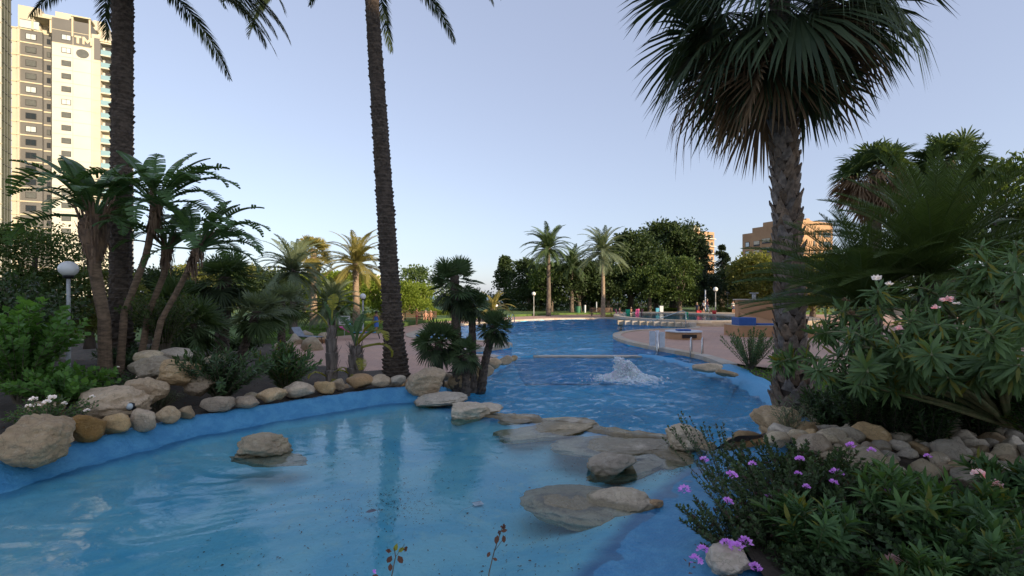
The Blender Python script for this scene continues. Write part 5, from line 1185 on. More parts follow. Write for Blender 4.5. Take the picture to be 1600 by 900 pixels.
# ---------------------------------------------------------------- garden spotlights and hose
def spot(label, loc, s=1, rz=0):
    t = thing('garden_spotlight', label, 'spotlight', loc, rz, 'garden spotlights')
    MB().box((-.05,-.06,-.02),(.05,.06,.13)).build('base', M['black_plastic'], t, bevel=.01)
    MB().tube([(0,0,.1),(0,.01,.22)], .015, 8).build('bracket', M['black_plastic'], t)
    mb = MB(); mb.tube([(0,.05,.26),(0,-.05,.28)], [.05,.062], 16); hd = mb.build('head', M['black_plastic'], t, True)
    MB().ball((0,-.045,.279), .052, 16, 8).build('lens', M['pane_bright'], hd, True); t.scale = (s,)*3
p = W(203,662,.66); spot('small black spotlight standing on the rim before the upright tan boulder', (p.x, p.y+.05, .64), 1.1)
p = W(1232,640,.35); spot('small black spotlight at the tip of the blue rim under the fan palm', (p.x, p.y, .30), .9)
tag(MB().tube([W(55,640,.95)+Vector((-.3,.2,0)), W(95,636,.95), W(118,640,.93), W(135,652,.85), W(152,676,.68), W(160,690,.6)], .022, 8).build('garden_hose', M['black_plastic'], None, True), 'thick black hose curving down over the boulders on the left bank', 'hose')
# ---------------------------------------------------------------- furniture by the pools
p = W(1027,550,0); t = thing('notice_board', 'pair of white boards on a steel post standing in the water', 'sign', (p.x, p.y, -.3), 0)
MB().tube([(0,0,-.8),(0,0,1.38)], .085, 16).build('post', M['steel'], t, True)
MB().box((-.39,-.02,.62),(-.10,.02,1.34)).build('board', M['board_white'], t, bevel=.01); MB().box((.10,-.02,.52),(.38,.02,1.30)).build('board', M['board_white'], t, bevel=.01)
def ladder(label, px0, px1, py, D, h, s=1):
    t = thing('pool_ladder', label, 'ladder', (dz(px0, D), D, .2), -.45)
    w = dz(px1, D)-dz(px0, D)
    for dx in (0, .48):
        pts = [(dx,-.45,-.9),(dx,-.42,.0),(dx,-.38,.35),(dx,-.26,.58),(dx,-.05,.68),(dx,.18,.6),(dx,.30,.38),(dx,.33,-.1)]
        MB().tube([Vector(q) for q in resample3(pts, 18)], .024*s, 10).build('handrail', M['steel'], t, True)
    for z_ in (-.25,-.5): MB().box((0,-.5,z_),(.48,-.40,z_+.03)).build('step', M['steel'], t)
def resample3(pts, n):
    pts = [Vector(p) for p in pts]; out = []
    for i in range(n):
        f = i/(n-1)*(len(pts)-1); k = min(int(f), len(pts)-2); u = f-k; p0 = pts[max(k-1,0)]; p1 = pts[k]; p2 = pts[k+1]; p3 = pts[min(k+2, len(pts)-1)]
        out.append(.5*((2*p1)+(p2-p0)*u+(2*p0-5*p1+4*p2-p3)*u*u+(3*p1-p0-3*p2+p3)*u**3))
    return out
ladder('steel pool ladder with two curved rails beside the round orange plinth', 1080, 1100, 550, 22.0, 1, 1.2)
ladder('steel pool ladder on the far left shore beyond the waterside palms', 795, 806, 505, 49, 1, 1.6)
t = thing('handrail', 'thin steel handrail over the wide steps into the main pool', 'handrail', (14.6,39.6,.1), 0)
MB().tube([(-.25,0,-.3),(-.25,0,1.35),(-.45,.2,1.45),(-2.6,2.2,.45),(-2.6,2.2,-.6)], .035, 8).build('rail', M['steel'], t, True)
# round plinth
p = W(1076,531,.15); t = thing('round_plinth', 'round orange plinth with a pale top and a dark vent on the pink paving', 'plinth', (p.x, p.y+.9, .15))
MB().lathe([(1.05,-.1),(1.05,.42),(1.02,.43)], 48).build('wall', M['orange_plaster'], t, True); MB().lathe([(1.10,.43),(1.10,.49),(0,.50)], 48).build('top', M['board_white'], t)
MB().box((-.42,-1.09,.12),(.42,-.9,.32)).build('vent', M['black_plastic'], t)
tag(MB().box((-.36,-.3,0),(.42,.25,.09)).build('cushion', M['blue_cushion'], None, False, .02, (p.x-.1, p.y+.75, .652)), 'small blue lid lying on the round orange plinth', 'lid')
# orange terrace block with blue lockers
x0 = dz(1155,30.6); t = thing('orange_terrace_block', 'stepped orange masonry block with a tall back wall, right of the pool', 'building', (x0,30.6,.15))
MB().box((0,0,-.1),(2.4,2.2,.70)).build('block', M['orange_plaster'], t, bevel=.01); MB().box((2.4,-.35,-.1),(5,2.2,.42)).build('block', M['orange_plaster'], t, bevel=.01)
MB().box((-.03,-.03,.70),(2.43,2.2,.74)).build('coping', M['cream_stone'], t)
mb = MB(); pr = [(1.0,-.1),(4.2,-.1),(4.2,2.35),(1.0,2.35)]; mb.add([(x,2.25,z) for x, z in pr]+[(x,2.75,z) for x, z in pr], [(0,1,2,3),(7,6,5,4),(0,4,5,1),(1,5,6,2),(2,6,7,3),(3,7,4,0)]); mb.build('back_wall', M['orange_plaster'], t)
MB().box((.9,2.15,2.35),(4.25,2.85,2.42)).build('wall_coping', M['cream_stone'], t)
MB().box((.05,.3,.2),(.1,.9,.5)).build('vent', M['board_white'], t)
mb = MB(); pts = [(1.1,2.2,.75),(1.1,1.2,.75),(4.6,-.1,.43),(4.6,2.2,.43)]; mb.add([(x,y,z) for x,y,z in pts]+[(1.1,2.2,1.5),(1.1,1.6,1.15),(4.6,.3,.5),(4.6,2.2,.6)], [(0,1,2,3),(7,6,5,4),(0,4,5,1),(1,5,6,2),(2,6,7,3),(3,7,4,0)]); mb.build('ramp', M['orange_plaster'], t)
MB().tube([(2.2,2.5,2.42),(2.2,2.5,2.8)], .13, 14).build('vent_pipe', M['pole_grey'], t, True); MB().tube([(2.2,2.5,2.8),(2.2,2.5,2.86)], .28, 14).build('pipe_cap', M['pole_grey'], t)
tag(MB().box((0,0,0),(1.1,1.1,.5)).build('locker', M['blue_cushion'], None, False, .03, (x0+.05,30.7,.89)), 'big square blue cushion box on the left end of the orange block', 'box')
tag(MB().box((0,0,0),(1.3,.8,.10)).build('locker', M['blue_cushion'], None, False, .03, (x0+1.4,30.9,.89)), 'flat blue mat right of the big blue box on the orange block', 'mat')
tag(MB().box((0,0,0),(1.6,.8,.10)).build('locker', M['blue_cushion'], None, False, .03, (x0+2.6,30.4,.572)), 'flat blue mat on the lowest step of the orange block', 'mat')
# loungers, chairs, bench, bins, sign, bowl
def lounger(label, loc, rz, fab, back=.6):
    t = thing('sun_lounger', label, 'sun lounger', loc, rz); h = .38
    for y in (-.3,.3): MB().tube([(-.2,y,h),(1.5,y,h)], .02, 6).build('frame_rail', M['black_plastic'], t)
    MB().box((0,-.28,h+.01),(1.5,.28,h+.04)).build('seat', M[fab], t)
    MB().add([(0,-.28,h+.02),(0,.28,h+.02),(-.45,.28,h+back),(-.45,-.28,h+back),(-.03,-.28,h+.02),(-.03,.28,h+.02),(-.49,.28,h+back),(-.49,-.28,h+back)], [(0,1,2,3),(7,6,5,4),(0,3,7,4),(1,5,6,2),(3,2,6,7),(0,4,5,1)]).build('backrest', M[fab], t)
    for x in (.1,1.3):
        for y in (-.3,.3): MB().tube([(x,y,h),(x+.12*(1 if x > 1 else -1),y,0)], .018, 6).build('leg', M['black_plastic'], t)
    return t
p = W(548,530,.15); lg = lounger('sun lounger covered with pink and turquoise towels left of the lamp on the deck', (p.x+.3, p.y, .15), .25, 'cloth_cyan', .8)
mb = MB(); nx, ny = 14, 8
tag(mb.add([(p.x-.6+1.5*i/nx, p.y-.35+.75*j/ny, .60+.35*max(0,1-i/6)+.04*noise.noise(Vector((i*.6,j*.7,1)))) for j in range(ny+1) for i in range(nx+1)], [(j*(nx+1)+i, j*(nx+1)+i+1, (j+1)*(nx+1)+i+1, (j+1)*(nx+1)+i) for j in range(ny) for i in range(nx)]).build('towel', M['cloth_pink'], None, True), 'crumpled pink towel thrown over the lounger on the deck', 'towel').modifiers.new('thickness','SOLIDIFY').thickness = .02
tag(MB().add([(p.x+.1+.7*i/6, p.y-.42+.5*j/4, .56+.07*noise.noise(Vector((i*.9,j*.9,7)))+.05) for j in range(5) for i in range(7)], [(j*7+i, j*7+i+1, j*7+i+8, j*7+i+7) for j in range(4) for i in range(6)]).build('towel', M['cloth_cyan'], None, True), 'turquoise towel bunched on the foot of the same lounger', 'towel').modifiers.new('thickness','SOLIDIFY').thickness = .03
p = W(470,536,.15); lounger('empty dark lounger standing at the left edge of the pink paving', (p.x, p.y, .15), -.5, 'cloth_grey', .5)
p = W(538,522,.3); t = thing('lawn_sign', 'white notice with lines of small print standing on the lawn edge', 'sign', (p.x, p.y, .3), .1)
MB().tube([(0,.03,-.2),(0,.03,1.0)], .02, 6).build('post', M['pole_grey'], t); MB().box((-.35,-.01,.62),(.35,.02,1.18)).build('board', M['frame_white'], t)
mb = MB()
for i in range(5): mb.box((-.29,-.018,1.09-i*.1),(.29-.07*(i % 3),-.012,1.12-i*.1))
mb.build('print', M['cloth_navy'], t)
p = W(503,536,.15); MBb = MB().lathe([(.0,.0),(.2,.0),(.32,.2),(.34,.24),(.30,.24),(.2,.06),(0,.05)], 20); tag(MBb.build('clay_bowl', M['clay'], None, True, 0, (p.x, p.y, .155)), 'shallow clay bowl standing in front of the boulder heap', 'bowl')
p = W(1266,0,1) if False else None
def beach_chair(label, px, D, rz, fab, grp='folding beach chairs'):
    t = thing('beach_chair', label, 'chair', (dz(px,D), D, .15), rz, grp)
    for s in (-.28,.28):
        MB().tube([(s,-.25,0),(s,.25,.42),(s,.42,1.0)], .016, 6).build('frame', M['pole_grey'], t); MB().tube([(s,.3,0),(s,-.25,.40)], .016, 6).build('leg', M['pole_grey'], t)
        MB().box((s-.03,-.2,.58),(s+.03,.25,.61)).build('armrest', M['frame_white'], t)
    MB().box((-.27,-.25,.38),(.27,.24,.41)).build('seat', M[fab], t); MB().add([(-.27,.24,.42),(.27,.24,.42),(.27,.42,1.0),(-.27,.42,1.0),(-.27,.27,.42),(.27,.27,.42),(.27,.45,1.0),(-.27,.45,1.0)], [(0,1,2,3),(7,6,5,4),(0,3,7,4),(1,5,6,2),(3,2,6,7),(0,4,5,1)]).build('backrest', M[fab], t)
    return t
beach_chair('pink beach chair holding the first seated bather', 967, 60, 1.6, 'cloth_pink'); beach_chair('green beach chair with its back to the water', 980, 58.5, 3.14, 'cloth_green')
beach_chair('pink and white beach chair right of the green one', 993, 59.5, 3.6, 'cloth_pink'); beach_chair('dark red beach chair at the right end of the group', 999, 60, -1.5, 'cloth_wine')
def bench(label, px, D, w, zb=.15):
    t = thing('park_bench', label, 'bench', (dz(px,D), D, zb))
    for k in range(3): MB().box((-w/2,-.2+.15*k,.42),(w/2,-.08+.15*k,.46)).build('seat_slat', M['wood_brown'], t)
    for k in range(4): MB().box((-w/2,.27+.02*k,.52+.15*k),(w/2,.30+.02*k,.63+.15*k)).build('back_slat', M['wood_brown'], t)
    for x in (-w*.42, w*.42):
        for y in (-.18,.28): MB().box((x-.03,y-.03,-.05),(x+.03,y+.03,.42 if y < 0 else 1.0)).build('leg', M['frame_dark'], t)
bench('long brown wooden bench left of the beach chairs', 940, 62, 3.0); bench('brown wooden bench near the lit palms across the deck', 655, 48, 3.4)
def bin_(label, px, D, m_, w=.5, h=.85, zb=.15):
    t = thing('litter_bin', label, 'bin', (dz(px,D), D, zb)); MB().lathe([(w*.42,0),(w*.5,h),(w*.5,h+.02)], 14).build('body', M[m_], t, True); MB().lathe([(w*.54,h+.02),(w*.54,h+.07),(0,h+.13)], 14).build('lid', M['black_plastic'], t)
bin_('green litter bin under the trees left of the wooden bench', 903, 68, 'bin_green', .8, 1.15); bin_('slim pale post bin right of the green bin', 914, 68, 'board_white', .3, 1.3)
for px, D, h, l in [(1012,74,3.6,'thin green pole under the trees right of the beach chairs'),(1102,66,3.6,'thin pale pole beside the man in the red shirt'),(932,70,1.9,'short white pole between bin and bench')]:
    tag(MB().tube([(dz(px,D),D,0),(dz(px,D),D,.5),(dz(px,D),D,h)], [.09,.08,.08], 10).build('pole', M['bin_green' if D == 74 else 'board_white'], None, True), l, 'pole')
t = thing('drinking_fountain', 'small white and blue fountain post under the trees', 'fountain', (dz(1033,66),66,.3)); MB().box((-.25,-.2,0),(.25,.2,1.1)).build('column', M['board_white'], t, bevel=.03); MB().box((-.75,-.2,.0),(-.3,.2,.8)).build('basin', M['cloth_cyan'], t, bevel=.03)
tag(MB().lathe([(.0,0),(.2,0),(.27,.42),(.25,.42),(.19,.03),(0,.02)], 16).build('bucket', M['plastic_red'], None, True, 0, (dz(1116,57),57,.62)), 'red toy bucket beside the child in the shallow pool', 'bucket')
tag(MB().ball((dz(1073,57),57,.72), .22, 16, 10, .7).build('swim_ring', M['plastic_green'], None, True), 'small green toy floating in the shallow pool', 'toy')
tag(MB().box((0,0,0),(1.4,.5,.22)).build('towel', M['bird_yellow'], None, False, .06, (dz(941,60),60,.157)), 'yellow mat lying in front of the long bench', 'mat')
t = thing('pushchair', 'blue and black pushchair at the left end of the orange wall', 'pushchair', (dz(1174,44),44,.15), .4)
MB().ball((0,0,1.15), .36, 12, 8, .9).build('hood', M['cloth_cyan'], t, True); MB().box((-.3,-.3,.5),(.3,.35,.85)).build('seat', M['cloth_black'], t, bevel=.06)
for x in (-.28,.28):
    MB().tube([(x,-.5,.15),(x,.3,.8),(x,.62,1.15)], .02, 6).build('frame', M['black_plastic'], t)
    for y in (-.45,.35): MB().tube([(x-.03,y,.14),(x+.03,y,.14)], .14, 14).build('wheel', M['black_plastic'], t)
# ---------------------------------------------------------------- people
def person(label, loc, rz, h, pose='stand', skin='skin', hair='hair_dark', clothes=(), cat='person', hairlen=0, turn=0):
    root = thing('person', label, cat, loc, rz); J = {}
    J.update(pel=(0,0,.53), wst=(0,0,.62), chs=(0,.005,.745), nkb=(0,.005,.815), nck=(0,0,.862), hd1=(0,-.008,.905), hd2=(0,-.006,.962))
    for s, k in ((-1,'l'),(1,'r')):
        J.update({k+'hp':(s*.052,0,.50), k+'kn':(s*.058,-.008,.285), k+'an':(s*.06,.01,.045), k+'to':(s*.066,-.085,.016), k+'sh':(s*.105,.005,.795), k+'el':(s*.135,.015,.63), k+'wr':(s*.145,-.03,.485)})
    if pose == 'walk': J.update(rkn=(.055,-.07,.29), ran=(.055,-.115,.05), rto=(.055,-.195,.04), lkn=(-.055,.03,.285), lan=(-.055,.135,.07), lto=(-.055,.08,.02), rel=(.135,.06,.645), rwr=(.14,.05,.50), lel=(-.13,-.03,.64), lwr=(-.135,-.11,.52))
    if pose == 'hips': J.update(rel=(.2,.03,.65), rwr=(.10,-.04,.56), lel=(-.15,-.03,.66), lwr=(-.05,-.13,.70))
    if pose == 'reach': J.update(rel=(.17,-.06,.70), rwr=(.16,-.18,.66), lel=(-.16,-.05,.70), lwr=(-.10,-.17,.72))
    if pose == 'sit':
        J = {k: (x, y, z-.26) for k, (x, y, z) in J.items()}
        for s, k in ((-1,'l'),(1,'r')): J.update({k+'kn':(s*.07,-.25,.285), k+'an':(s*.07,-.24,.045), k+'to':(s*.075,-.33,.02), k+'el':(s*.15,-.02,.40), k+'wr':(s*.10,-.15,.34)})
    if pose == 'bend':
        for k in ('wst','chs','nkb','nck','hd1','hd2','lsh','rsh'): x, y, z = J[k]; a = .75; J[k] = (x, y-(z-.53)*math.sin(a), .53+(z-.53)*math.cos(a))
        J.update(lel=(-.13,-.24,.56), lwr=(-.12,-.28,.43), rel=(.13,-.24,.56), rwr=(.12,-.28,.43))
    rad = dict(pel=(.085,.062), wst=(.068,.05), chs=(.088,.058), nkb=(.055,.042), nck=(.031,.031), hd1=(.042,.048), hd2=(.046,.052))
    for k in 'lr': rad.update({k+'hp':(.052,.055), k+'kn':(.032,.034), k+'an':(.02,.022), k+'to':(.017,.014), k+'sh':(.032,.034), k+'el':(.023,.023), k+'wr':(.015,.013)})
    names = list(J); E = [('pel','wst'),('wst','chs'),('chs','nkb'),('nkb','nck'),('nck','hd1'),('hd1','hd2')]
    for k in 'lr': E += [('pel',k+'hp'),(k+'hp',k+'kn'),(k+'kn',k+'an'),(k+'an',k+'to'),('nkb',k+'sh'),(k+'sh',k+'el'),(k+'el',k+'wr')]
    V = [Vector(J[n]) for n in names]; Rr = [rad[n] for n in names]; E = [(names.index(a), names.index(b)) for a, b in E]
    for k, s in (('l',-1),('r',1)):       # palm, four fingers, a thumb
        w = Vector(J[k+'wr']); d = (w-Vector(J[k+'el'])).normalized(); sd_ = Vector((0,1,0)); sd_ = (sd_-d*sd_.dot(d)).normalized(); iw = names.index(k+'wr')
        pi_ = len(V); V.append(w+d*.028); Rr.append((.020,.011)); E.append((iw, pi_))
        for f, (o, L) in enumerate(((-.0165,.036),(-.0055,.042),(.0055,.039),(.0165,.031))):
            a = len(V); V.append(w+d*.052+sd_*o); Rr.append((.0048,.0048)); E.append((pi_, a)); b = len(V); V.append(w+d*(.052+L*.8)+sd_*o*1.1+Vector((-s*.008,0,0))); Rr.append((.004,.004)); E.append((a, b))
        a = len(V); V.append(w+d*.03-sd_*.026+Vector((-s*.004,0,0))); Rr.append((.0058,.0058)); E.append((iw, a)); b = len(V); V.append(w+d*.05-sd_*.032); Rr.append((.0048,.0048)); E.append((a, b))
    me = bpy.data.meshes.new('body'); me.from_pydata([tuple(v) for v in V], E, []); o = bpy.data.objects.new('body', me); C.objects.link(o)
    o.modifiers.new('skin', 'SKIN'); s_ = o.modifiers.new('sub', 'SUBSURF'); s_.levels = 1; s_.render_levels = 1
    for i, sv in enumerate(me.skin_vertices[0].data): sv.radius = Rr[i]; sv.use_root = (i == names.index('pel'))
    dg = bpy.context.evaluated_depsgraph_get(); ev = bpy.data.meshes.new_from_object(o.evaluated_get(dg)); o.modifiers.clear(); o.data = ev; ev.materials.clear(); ev.materials.append(M[skin]); ev.shade_smooth(); o.parent = root
    hd = (Vector(J['hd1'])+Vector(J['hd2']))/2; up = (Vector(J['hd2'])-Vector(J['nck'])).normalized(); fw = Vector((0,-1,0)); fw = (fw-up*fw.dot(up)).normalized()
    MB().ball(hd+up*.018-fw*.010, .062, 14, 9, 1.05).build('hair', M[hair], root, True)
    if hairlen: MB().tube([hd-fw*.04, hd-fw*.06-up*.06, hd-fw*.055-up*.06-Vector((0,0,hairlen))], [.045,.045,.025], 8).build('hair', M[hair], root, True)
    MB().tube([hd+fw*.048+up*.005, hd+fw*.066-up*.010], [.006,.009], 6).build('nose', M[skin], root, True)
    for s in (-1, 1):
        MB().ball(hd+fw*.050+Vector((s*.019,0,0))+up*.006, .006, 8, 6).build('eye', M['frame_dark'], root, True); MB().ball(hd+Vector((s*.052,0,0))-up*.004, .011, 8, 6, 1.4).build('ear', M[skin], root, True)
    MB().box(hd+fw*.045-up*.030-Vector((.012,.004,.002)), hd+fw*.045-up*.030+Vector((.012,.004,.002))).build('mouth', M['cloth_wine'], root)
    def T_(ks, rs, flat, mt, nm): MB().tube([Vector(J[k]) if isinstance(k, str) else Vector(k) for k in ks], rs, 14, False, flat).build(nm, M[mt], root, True)
    for c in clothes:
        a, mt = c
        if a == 'shirt':
            P0 = Vector(J['pel']); T_([P0-Vector((0,0,.02)), 'wst', 'chs', 'nkb'], [.098,.092,.115,.06], .72, mt, 'shirt')
            for k in 'lr': T_([k+'sh', Vector(J[k+'sh']).lerp(Vector(J[k+'el']), .75)], [.046,.036], 1, mt, 'sleeve')
        if a == 'shorts':
            T_([Vector(J['wst'])-Vector((0,0,.02)), 'pel', Vector(J['pel'])-Vector((0,0,.05))], [.082,.10,.095], .78, mt, 'shorts')
            for k in 'lr': T_([k+'hp', Vector(J[k+'hp']).lerp(Vector(J[k+'kn']), .7)], [.062,.055], 1, mt, 'shorts')
        if a == 'trousers':
            T_([Vector(J['wst'])-Vector((0,0,.02)), 'pel', Vector(J['pel'])-Vector((0,0,.05))], [.082,.10,.095], .78, mt, 'trousers')
            for k in 'lr': T_([k+'hp', k+'kn', Vector(J[k+'an'])+Vector((0,0,.01))], [.062,.048,.042], 1, mt, 'trousers')
        if a == 'swimsuit': T_([Vector(J['pel'])-Vector((0,0,.06)), 'pel', 'wst', 'chs'], [.05,.097,.078,.098], .76, mt, 'swimsuit')
        if a == 'briefs': T_([Vector(J['pel'])-Vector((0,0,.06)), 'pel', Vector(J['pel'])+Vector((0,0,.03))], [.05,.098,.092], .76, mt, 'swimsuit')
        if a == 'towel': T_([(0,0,.30),(0,0,.42),(0,0,.53),(0,0,.64),(0,.004,.76)], [.115,.112,.112,.094,.108], .75, mt, 'towel')
        if a == 'dress': T_([(0,0,.33),(0,0,.45),(0,0,.53),(0,0,.63),(0,.004,.77)], [.15,.125,.108,.085,.105], .75, mt, 'dress')
        if a == 'skirt': T_([(0,0,.33),(0,0,.45),(0,0,.57)], [.135,.12,.10], .75, mt, 'skirt')
    root.scale = (h,)*3; return root
def at(px, D, z=.15): return (dz(px,D), D, z)
person('person wrapped in a blue towel on the deck left of the tall centre palm', at(588,33.5), 2.6, 1.58, 'walk', 'skin_tan', 'hair_dark', [('towel','cloth_blue')])
person('slim person in red swimwear standing near the brown bench right of the tall centre palm', at(651,43), 2.2, 1.55, 'reach', 'skin_tan', 'hair_dark', [('briefs','cloth_red')])
for px, s, l, c in [(665,'skin','bather sitting on the brown bench in red swimwear','cloth_red'),(673,'skin_tan','bather sitting on the brown bench in black swimwear','cloth_black')]: person(l, at(px,47.8), 0, 1.6, 'sit', s, 'hair_fair', [('briefs',c)])
person('seated bather in the pink beach chair facing right', at(968,60), 1.6, 1.65, 'sit', 'skin', 'hair_dark', [('swimsuit','cloth_wine')])
person('seated bather behind the green beach chair facing the water', at(986,60.5), 0, 1.65, 'sit', 'skin_tan', 'hair_fair', [('briefs','cloth_navy')])
person('seated bather in red at the right end of the chair group', at(998,60), -1.4, 1.65, 'sit', 'skin', 'hair_dark', [('swimsuit','cloth_pink')])
person('swimmer with dark hair whose head shows above the main pool', (dz(970,47), 47, -1.45), 2.8, 1.75, 'stand', 'skin_tan', 'hair_dark', [('briefs','cloth_black')])
person('walker in dark clothes carrying a red bag under the trees', at(1089,63,.2), -1.2, 1.72, 'walk', 'skin', 'hair_fair', [('shirt','cloth_navy'),('shorts','cloth_black')])
b = at(1091,62.6,.2); t = thing('bag', 'red bag held by the dark dressed walker under the trees', 'bag', (b[0]+.05, b[1]-.05, .45)); MB().box((-.32,-.12,0),(.32,.12,.42)).build('body', M['cloth_red'], t, bevel=.06); MB().tube([(-.12,0,.42),(-.08,0,.52),(.08,0,.52),(.12,0,.42)], .015, 6).build('strap', M['cloth_red'], t)
person('walker in a white top beside the one in the red shirt', at(1099.5,62,.58), -1.3, 1.6, 'walk', 'skin', 'hair_fair', [('shirt','cloth_white'),('shorts','cloth_black')])
person('walker in a dark red shirt and grey trousers at the edge of the shallow pool', at(1105,59.9,.66), 1.2, 1.78, 'walk', 'skin', 'hair_fair', [('shirt','cloth_wine'),('trousers','cloth_grey')])
person('small child bending in the shallow pool by the red bucket', at(1109,57.5,.35), 1.4, 1.15, 'bend', 'skin', 'hair_fair', [('briefs','cloth_red')])
person('woman in a white and blue patterned skirt standing right of the lamps', at(1145.5,60.5,.58), .3, 1.62, 'stand', 'skin', 'hair_dark', [('shirt','cloth_white'),('skirt','cloth_navy')])
person('bather standing right behind the woman in the patterned skirt', at(1149,61,.58), -.6, 1.65, 'hips', 'skin_tan', 'hair_dark', [('swimsuit','cloth_white')])
# ---------------------------------------------------------------- tower on the left
def facade_frame(o, ang):      # local u along the wall, n outward
    u = Vector((math.cos(ang), math.sin(ang), 0)); n = Vector((u.y, -u.x, 0)); return u, n
A_ = P(18,0,106); B_ = P(157,0,112.5); A_.z = B_.z = 0
tw = thing('apartment_tower', 'tall cream and grey apartment tower with blue glass balconies at the left edge', 'building', (A_.x, A_.y, 0), math.atan2(B_.y-A_.y, B_.x-A_.x))
Wd = (B_-A_).length; FH = 2.95; NF = 21; top = 65.15; z0f = top-NF*FH
def wbox(nm, m_, x0, x1, y0, y1, z0, z1, par=tw, bev=0): return MB().box((x0,y0,z0),(x1,y1,z1)).build(nm, M[m_], par, bevel=bev)
f_ = Wd/137.0   # metres per photo pixel along the wall
def ux(px): # exact: intersect viewing ray with facade line
    k = (px-CX)/F; d = (B_-A_); t = (k*A_.y-A_.x)/(d.x-k*d.y); return t*Wd
segs = [(18,28,'tower_cream',0,20),(28,31.5,'tower_cream',-.35,20),(31.5,66,'tower_grey',0,20),(66,82,'tower_grey',.9,20),(82,115,'tower_white',-.3,18),(115,143,'tower_white',-.3,18),(143,157,'tower_cream',0,20)]
OFF = 1.05
for a, b, m_, y, nf in segs: wbox('wall', m_, ux(a), ux(b)-.004, y, 12, -2, z0f+nf*FH if a < 80 else (z0f+19*FH+OFF if a < 140 else z0f+20.2*FH+OFF))
wbox('wall', 'tower_grey', ux(82), ux(143)-.004, -.3, 12, z0f+19*FH+OFF+.003, z0f+20.9*FH+OFF); wbox('wall', 'tower_grey', ux(143)+.5, ux(157), -.1, 6, z0f+18.2*FH+OFF, z0f+20*FH+OFF-.3)
wbox('penthouse', 'tower_cream', ux(20), ux(56), 2.2, 11, z0f+20*FH, z0f+22.1*FH); wbox('penthouse', 'tower_cream', ux(50), ux(84), 3.2, 11, z0f+20*FH, z0f+21.9*FH); wbox('penthouse', 'tower_cream', ux(84), ux(146), 2.5, 10.5, z0f+20.9*FH+OFF, z0f+21.6*FH+OFF); wbox('penthouse', 'tower_cream', ux(136), ux(155), 4, 9, z0f+20*FH, z0f+21.9*FH+OFF)
wbox('penthouse', 'tower_cream', ux(84), ux(110), .8, 9, z0f+20.9*FH+OFF, z0f+21.55*FH+OFF)
for a, b, zz in [(50,82,21.0),(112,143,21.55)]:
    wbox('pergola', 'tower_trim', ux(a), ux(b), -.7, 3, z0f+zz*FH, z0f+zz*FH+.3)
    for q in (a+1, b-3): wbox('pergola_post', 'tower_trim', ux(q), ux(q)+.3, -.5, -.2, z0f+20*FH, z0f+zz*FH)
gl = wbox('roof_glass', 'pane_bright', ux(32), ux(62), -.35, -.3, z0f+20*FH+.2, z0f+20*FH+1.9); wbox('glass_rail', 'frame_dark', ux(32), ux(62), -.38, -.28, z0f+20*FH+1.9, z0f+20*FH+2.0)
for k in range(21):
    z_ = z0f+k*FH
    for a, b, y in [(18,28,0),(28,31.5,-.35),(31.5,66,0),(66,82,.9)]: wbox('string_course', 'tower_trim', ux(a)-.02, ux(b), y-.12, y+.1, z_-.14, z_+.14)
    wbox('string_course', 'tower_cream' if k < 19 else 'tower_trim', ux(82), ux(143), -.34, -.2, z_-.05+OFF, z_+.05+OFF)
    wbox('string_course', 'tower_cream', ux(143), ux(157), -.05, .1, z_-.06+OFF, z_+.06+OFF)
wbox('corner_strip', 'tower_cream', ux(114.6), ux(115.4), -.36, -.2, 0, z0f+20*FH)
def win(px0, px1, y, z_, h, kind, par=tw):
    x0, x1 = ux(px0), ux(px1); w = wbox('window', 'frame_dark', x0, x1, y-.06, y+.2, z_, z_+h, par)
    if kind == 'shut': wbox('shutter', 'shutter', x0+.08, x1-.08, y-.09, y, z_+.08, z_+h-.08, w)
    else:
        mid = (x0+x1)/2
        wbox('pane', kind, x0+.1, mid-.04, y-.09, y, z_+.1, z_+h-.1, w); wbox('pane', kind, mid+.04, x1-.1, y-.09, y, z_+.1, z_+h-.1, w)
rk = random.Random(5)
k1 = {19:'pane_bright',18:'shut',17:'shut',16:'shut',15:'pane_bright',14:'shut',13:'pane',12:'pane_bright'}; k2 = {19:'pane_bright',18:'pane_bright',14:'pane_bright'}
for k in range(4, 20):
    z_ = z0f+k*FH
    win(40,57,0,z_+.75,1.35, k1.get(k, rk.choice(['shut','shut','pane'])))
    win(70.5,76.5,.9,z_+.75,1.2, 'pane' if k % 3 else 'shut'); win(97,112,-.3,z_+.85+OFF,1.25, k2.get(k, 'shut'))
# lettering and the round emblem on the top floors
def text(s, size, mt, par, loc, off=0):
    cu = bpy.data.curves.new('lettering', 'FONT'); cu.body = s; cu.size = size; cu.extrude = .05; cu.offset = off; o = bpy.data.objects.new('lettering', cu); C.objects.link(o)
    dg = bpy.context.evaluated_depsgraph_get(); me = bpy.data.meshes.new_from_object(o.evaluated_get(dg)); bpy.data.objects.remove(o)
    me.materials.clear(); me.materials.append(M[mt]); return link('lettering', me, par, loc, 0, (PI/2, 0, 0))
lw = MB(); lx, lz, lh = ux(117.2), z0f+19*FH+OFF+.55, 1.75
lw.box((lx,-.42,lz+lh-.42),(lx+1.25,-.32,lz+lh)).box((lx+.40,-.42,lz),(lx+.85,-.32,lz+lh-.423)); lw.build('lettering', M['tower_trim'], tw)
lx += 1.45; lw = MB(); lw.box((lx,-.42,lz),(lx+.38,-.32,lz+lh)).box((lx+1.42,-.42,lz),(lx+1.80,-.32,lz+lh))
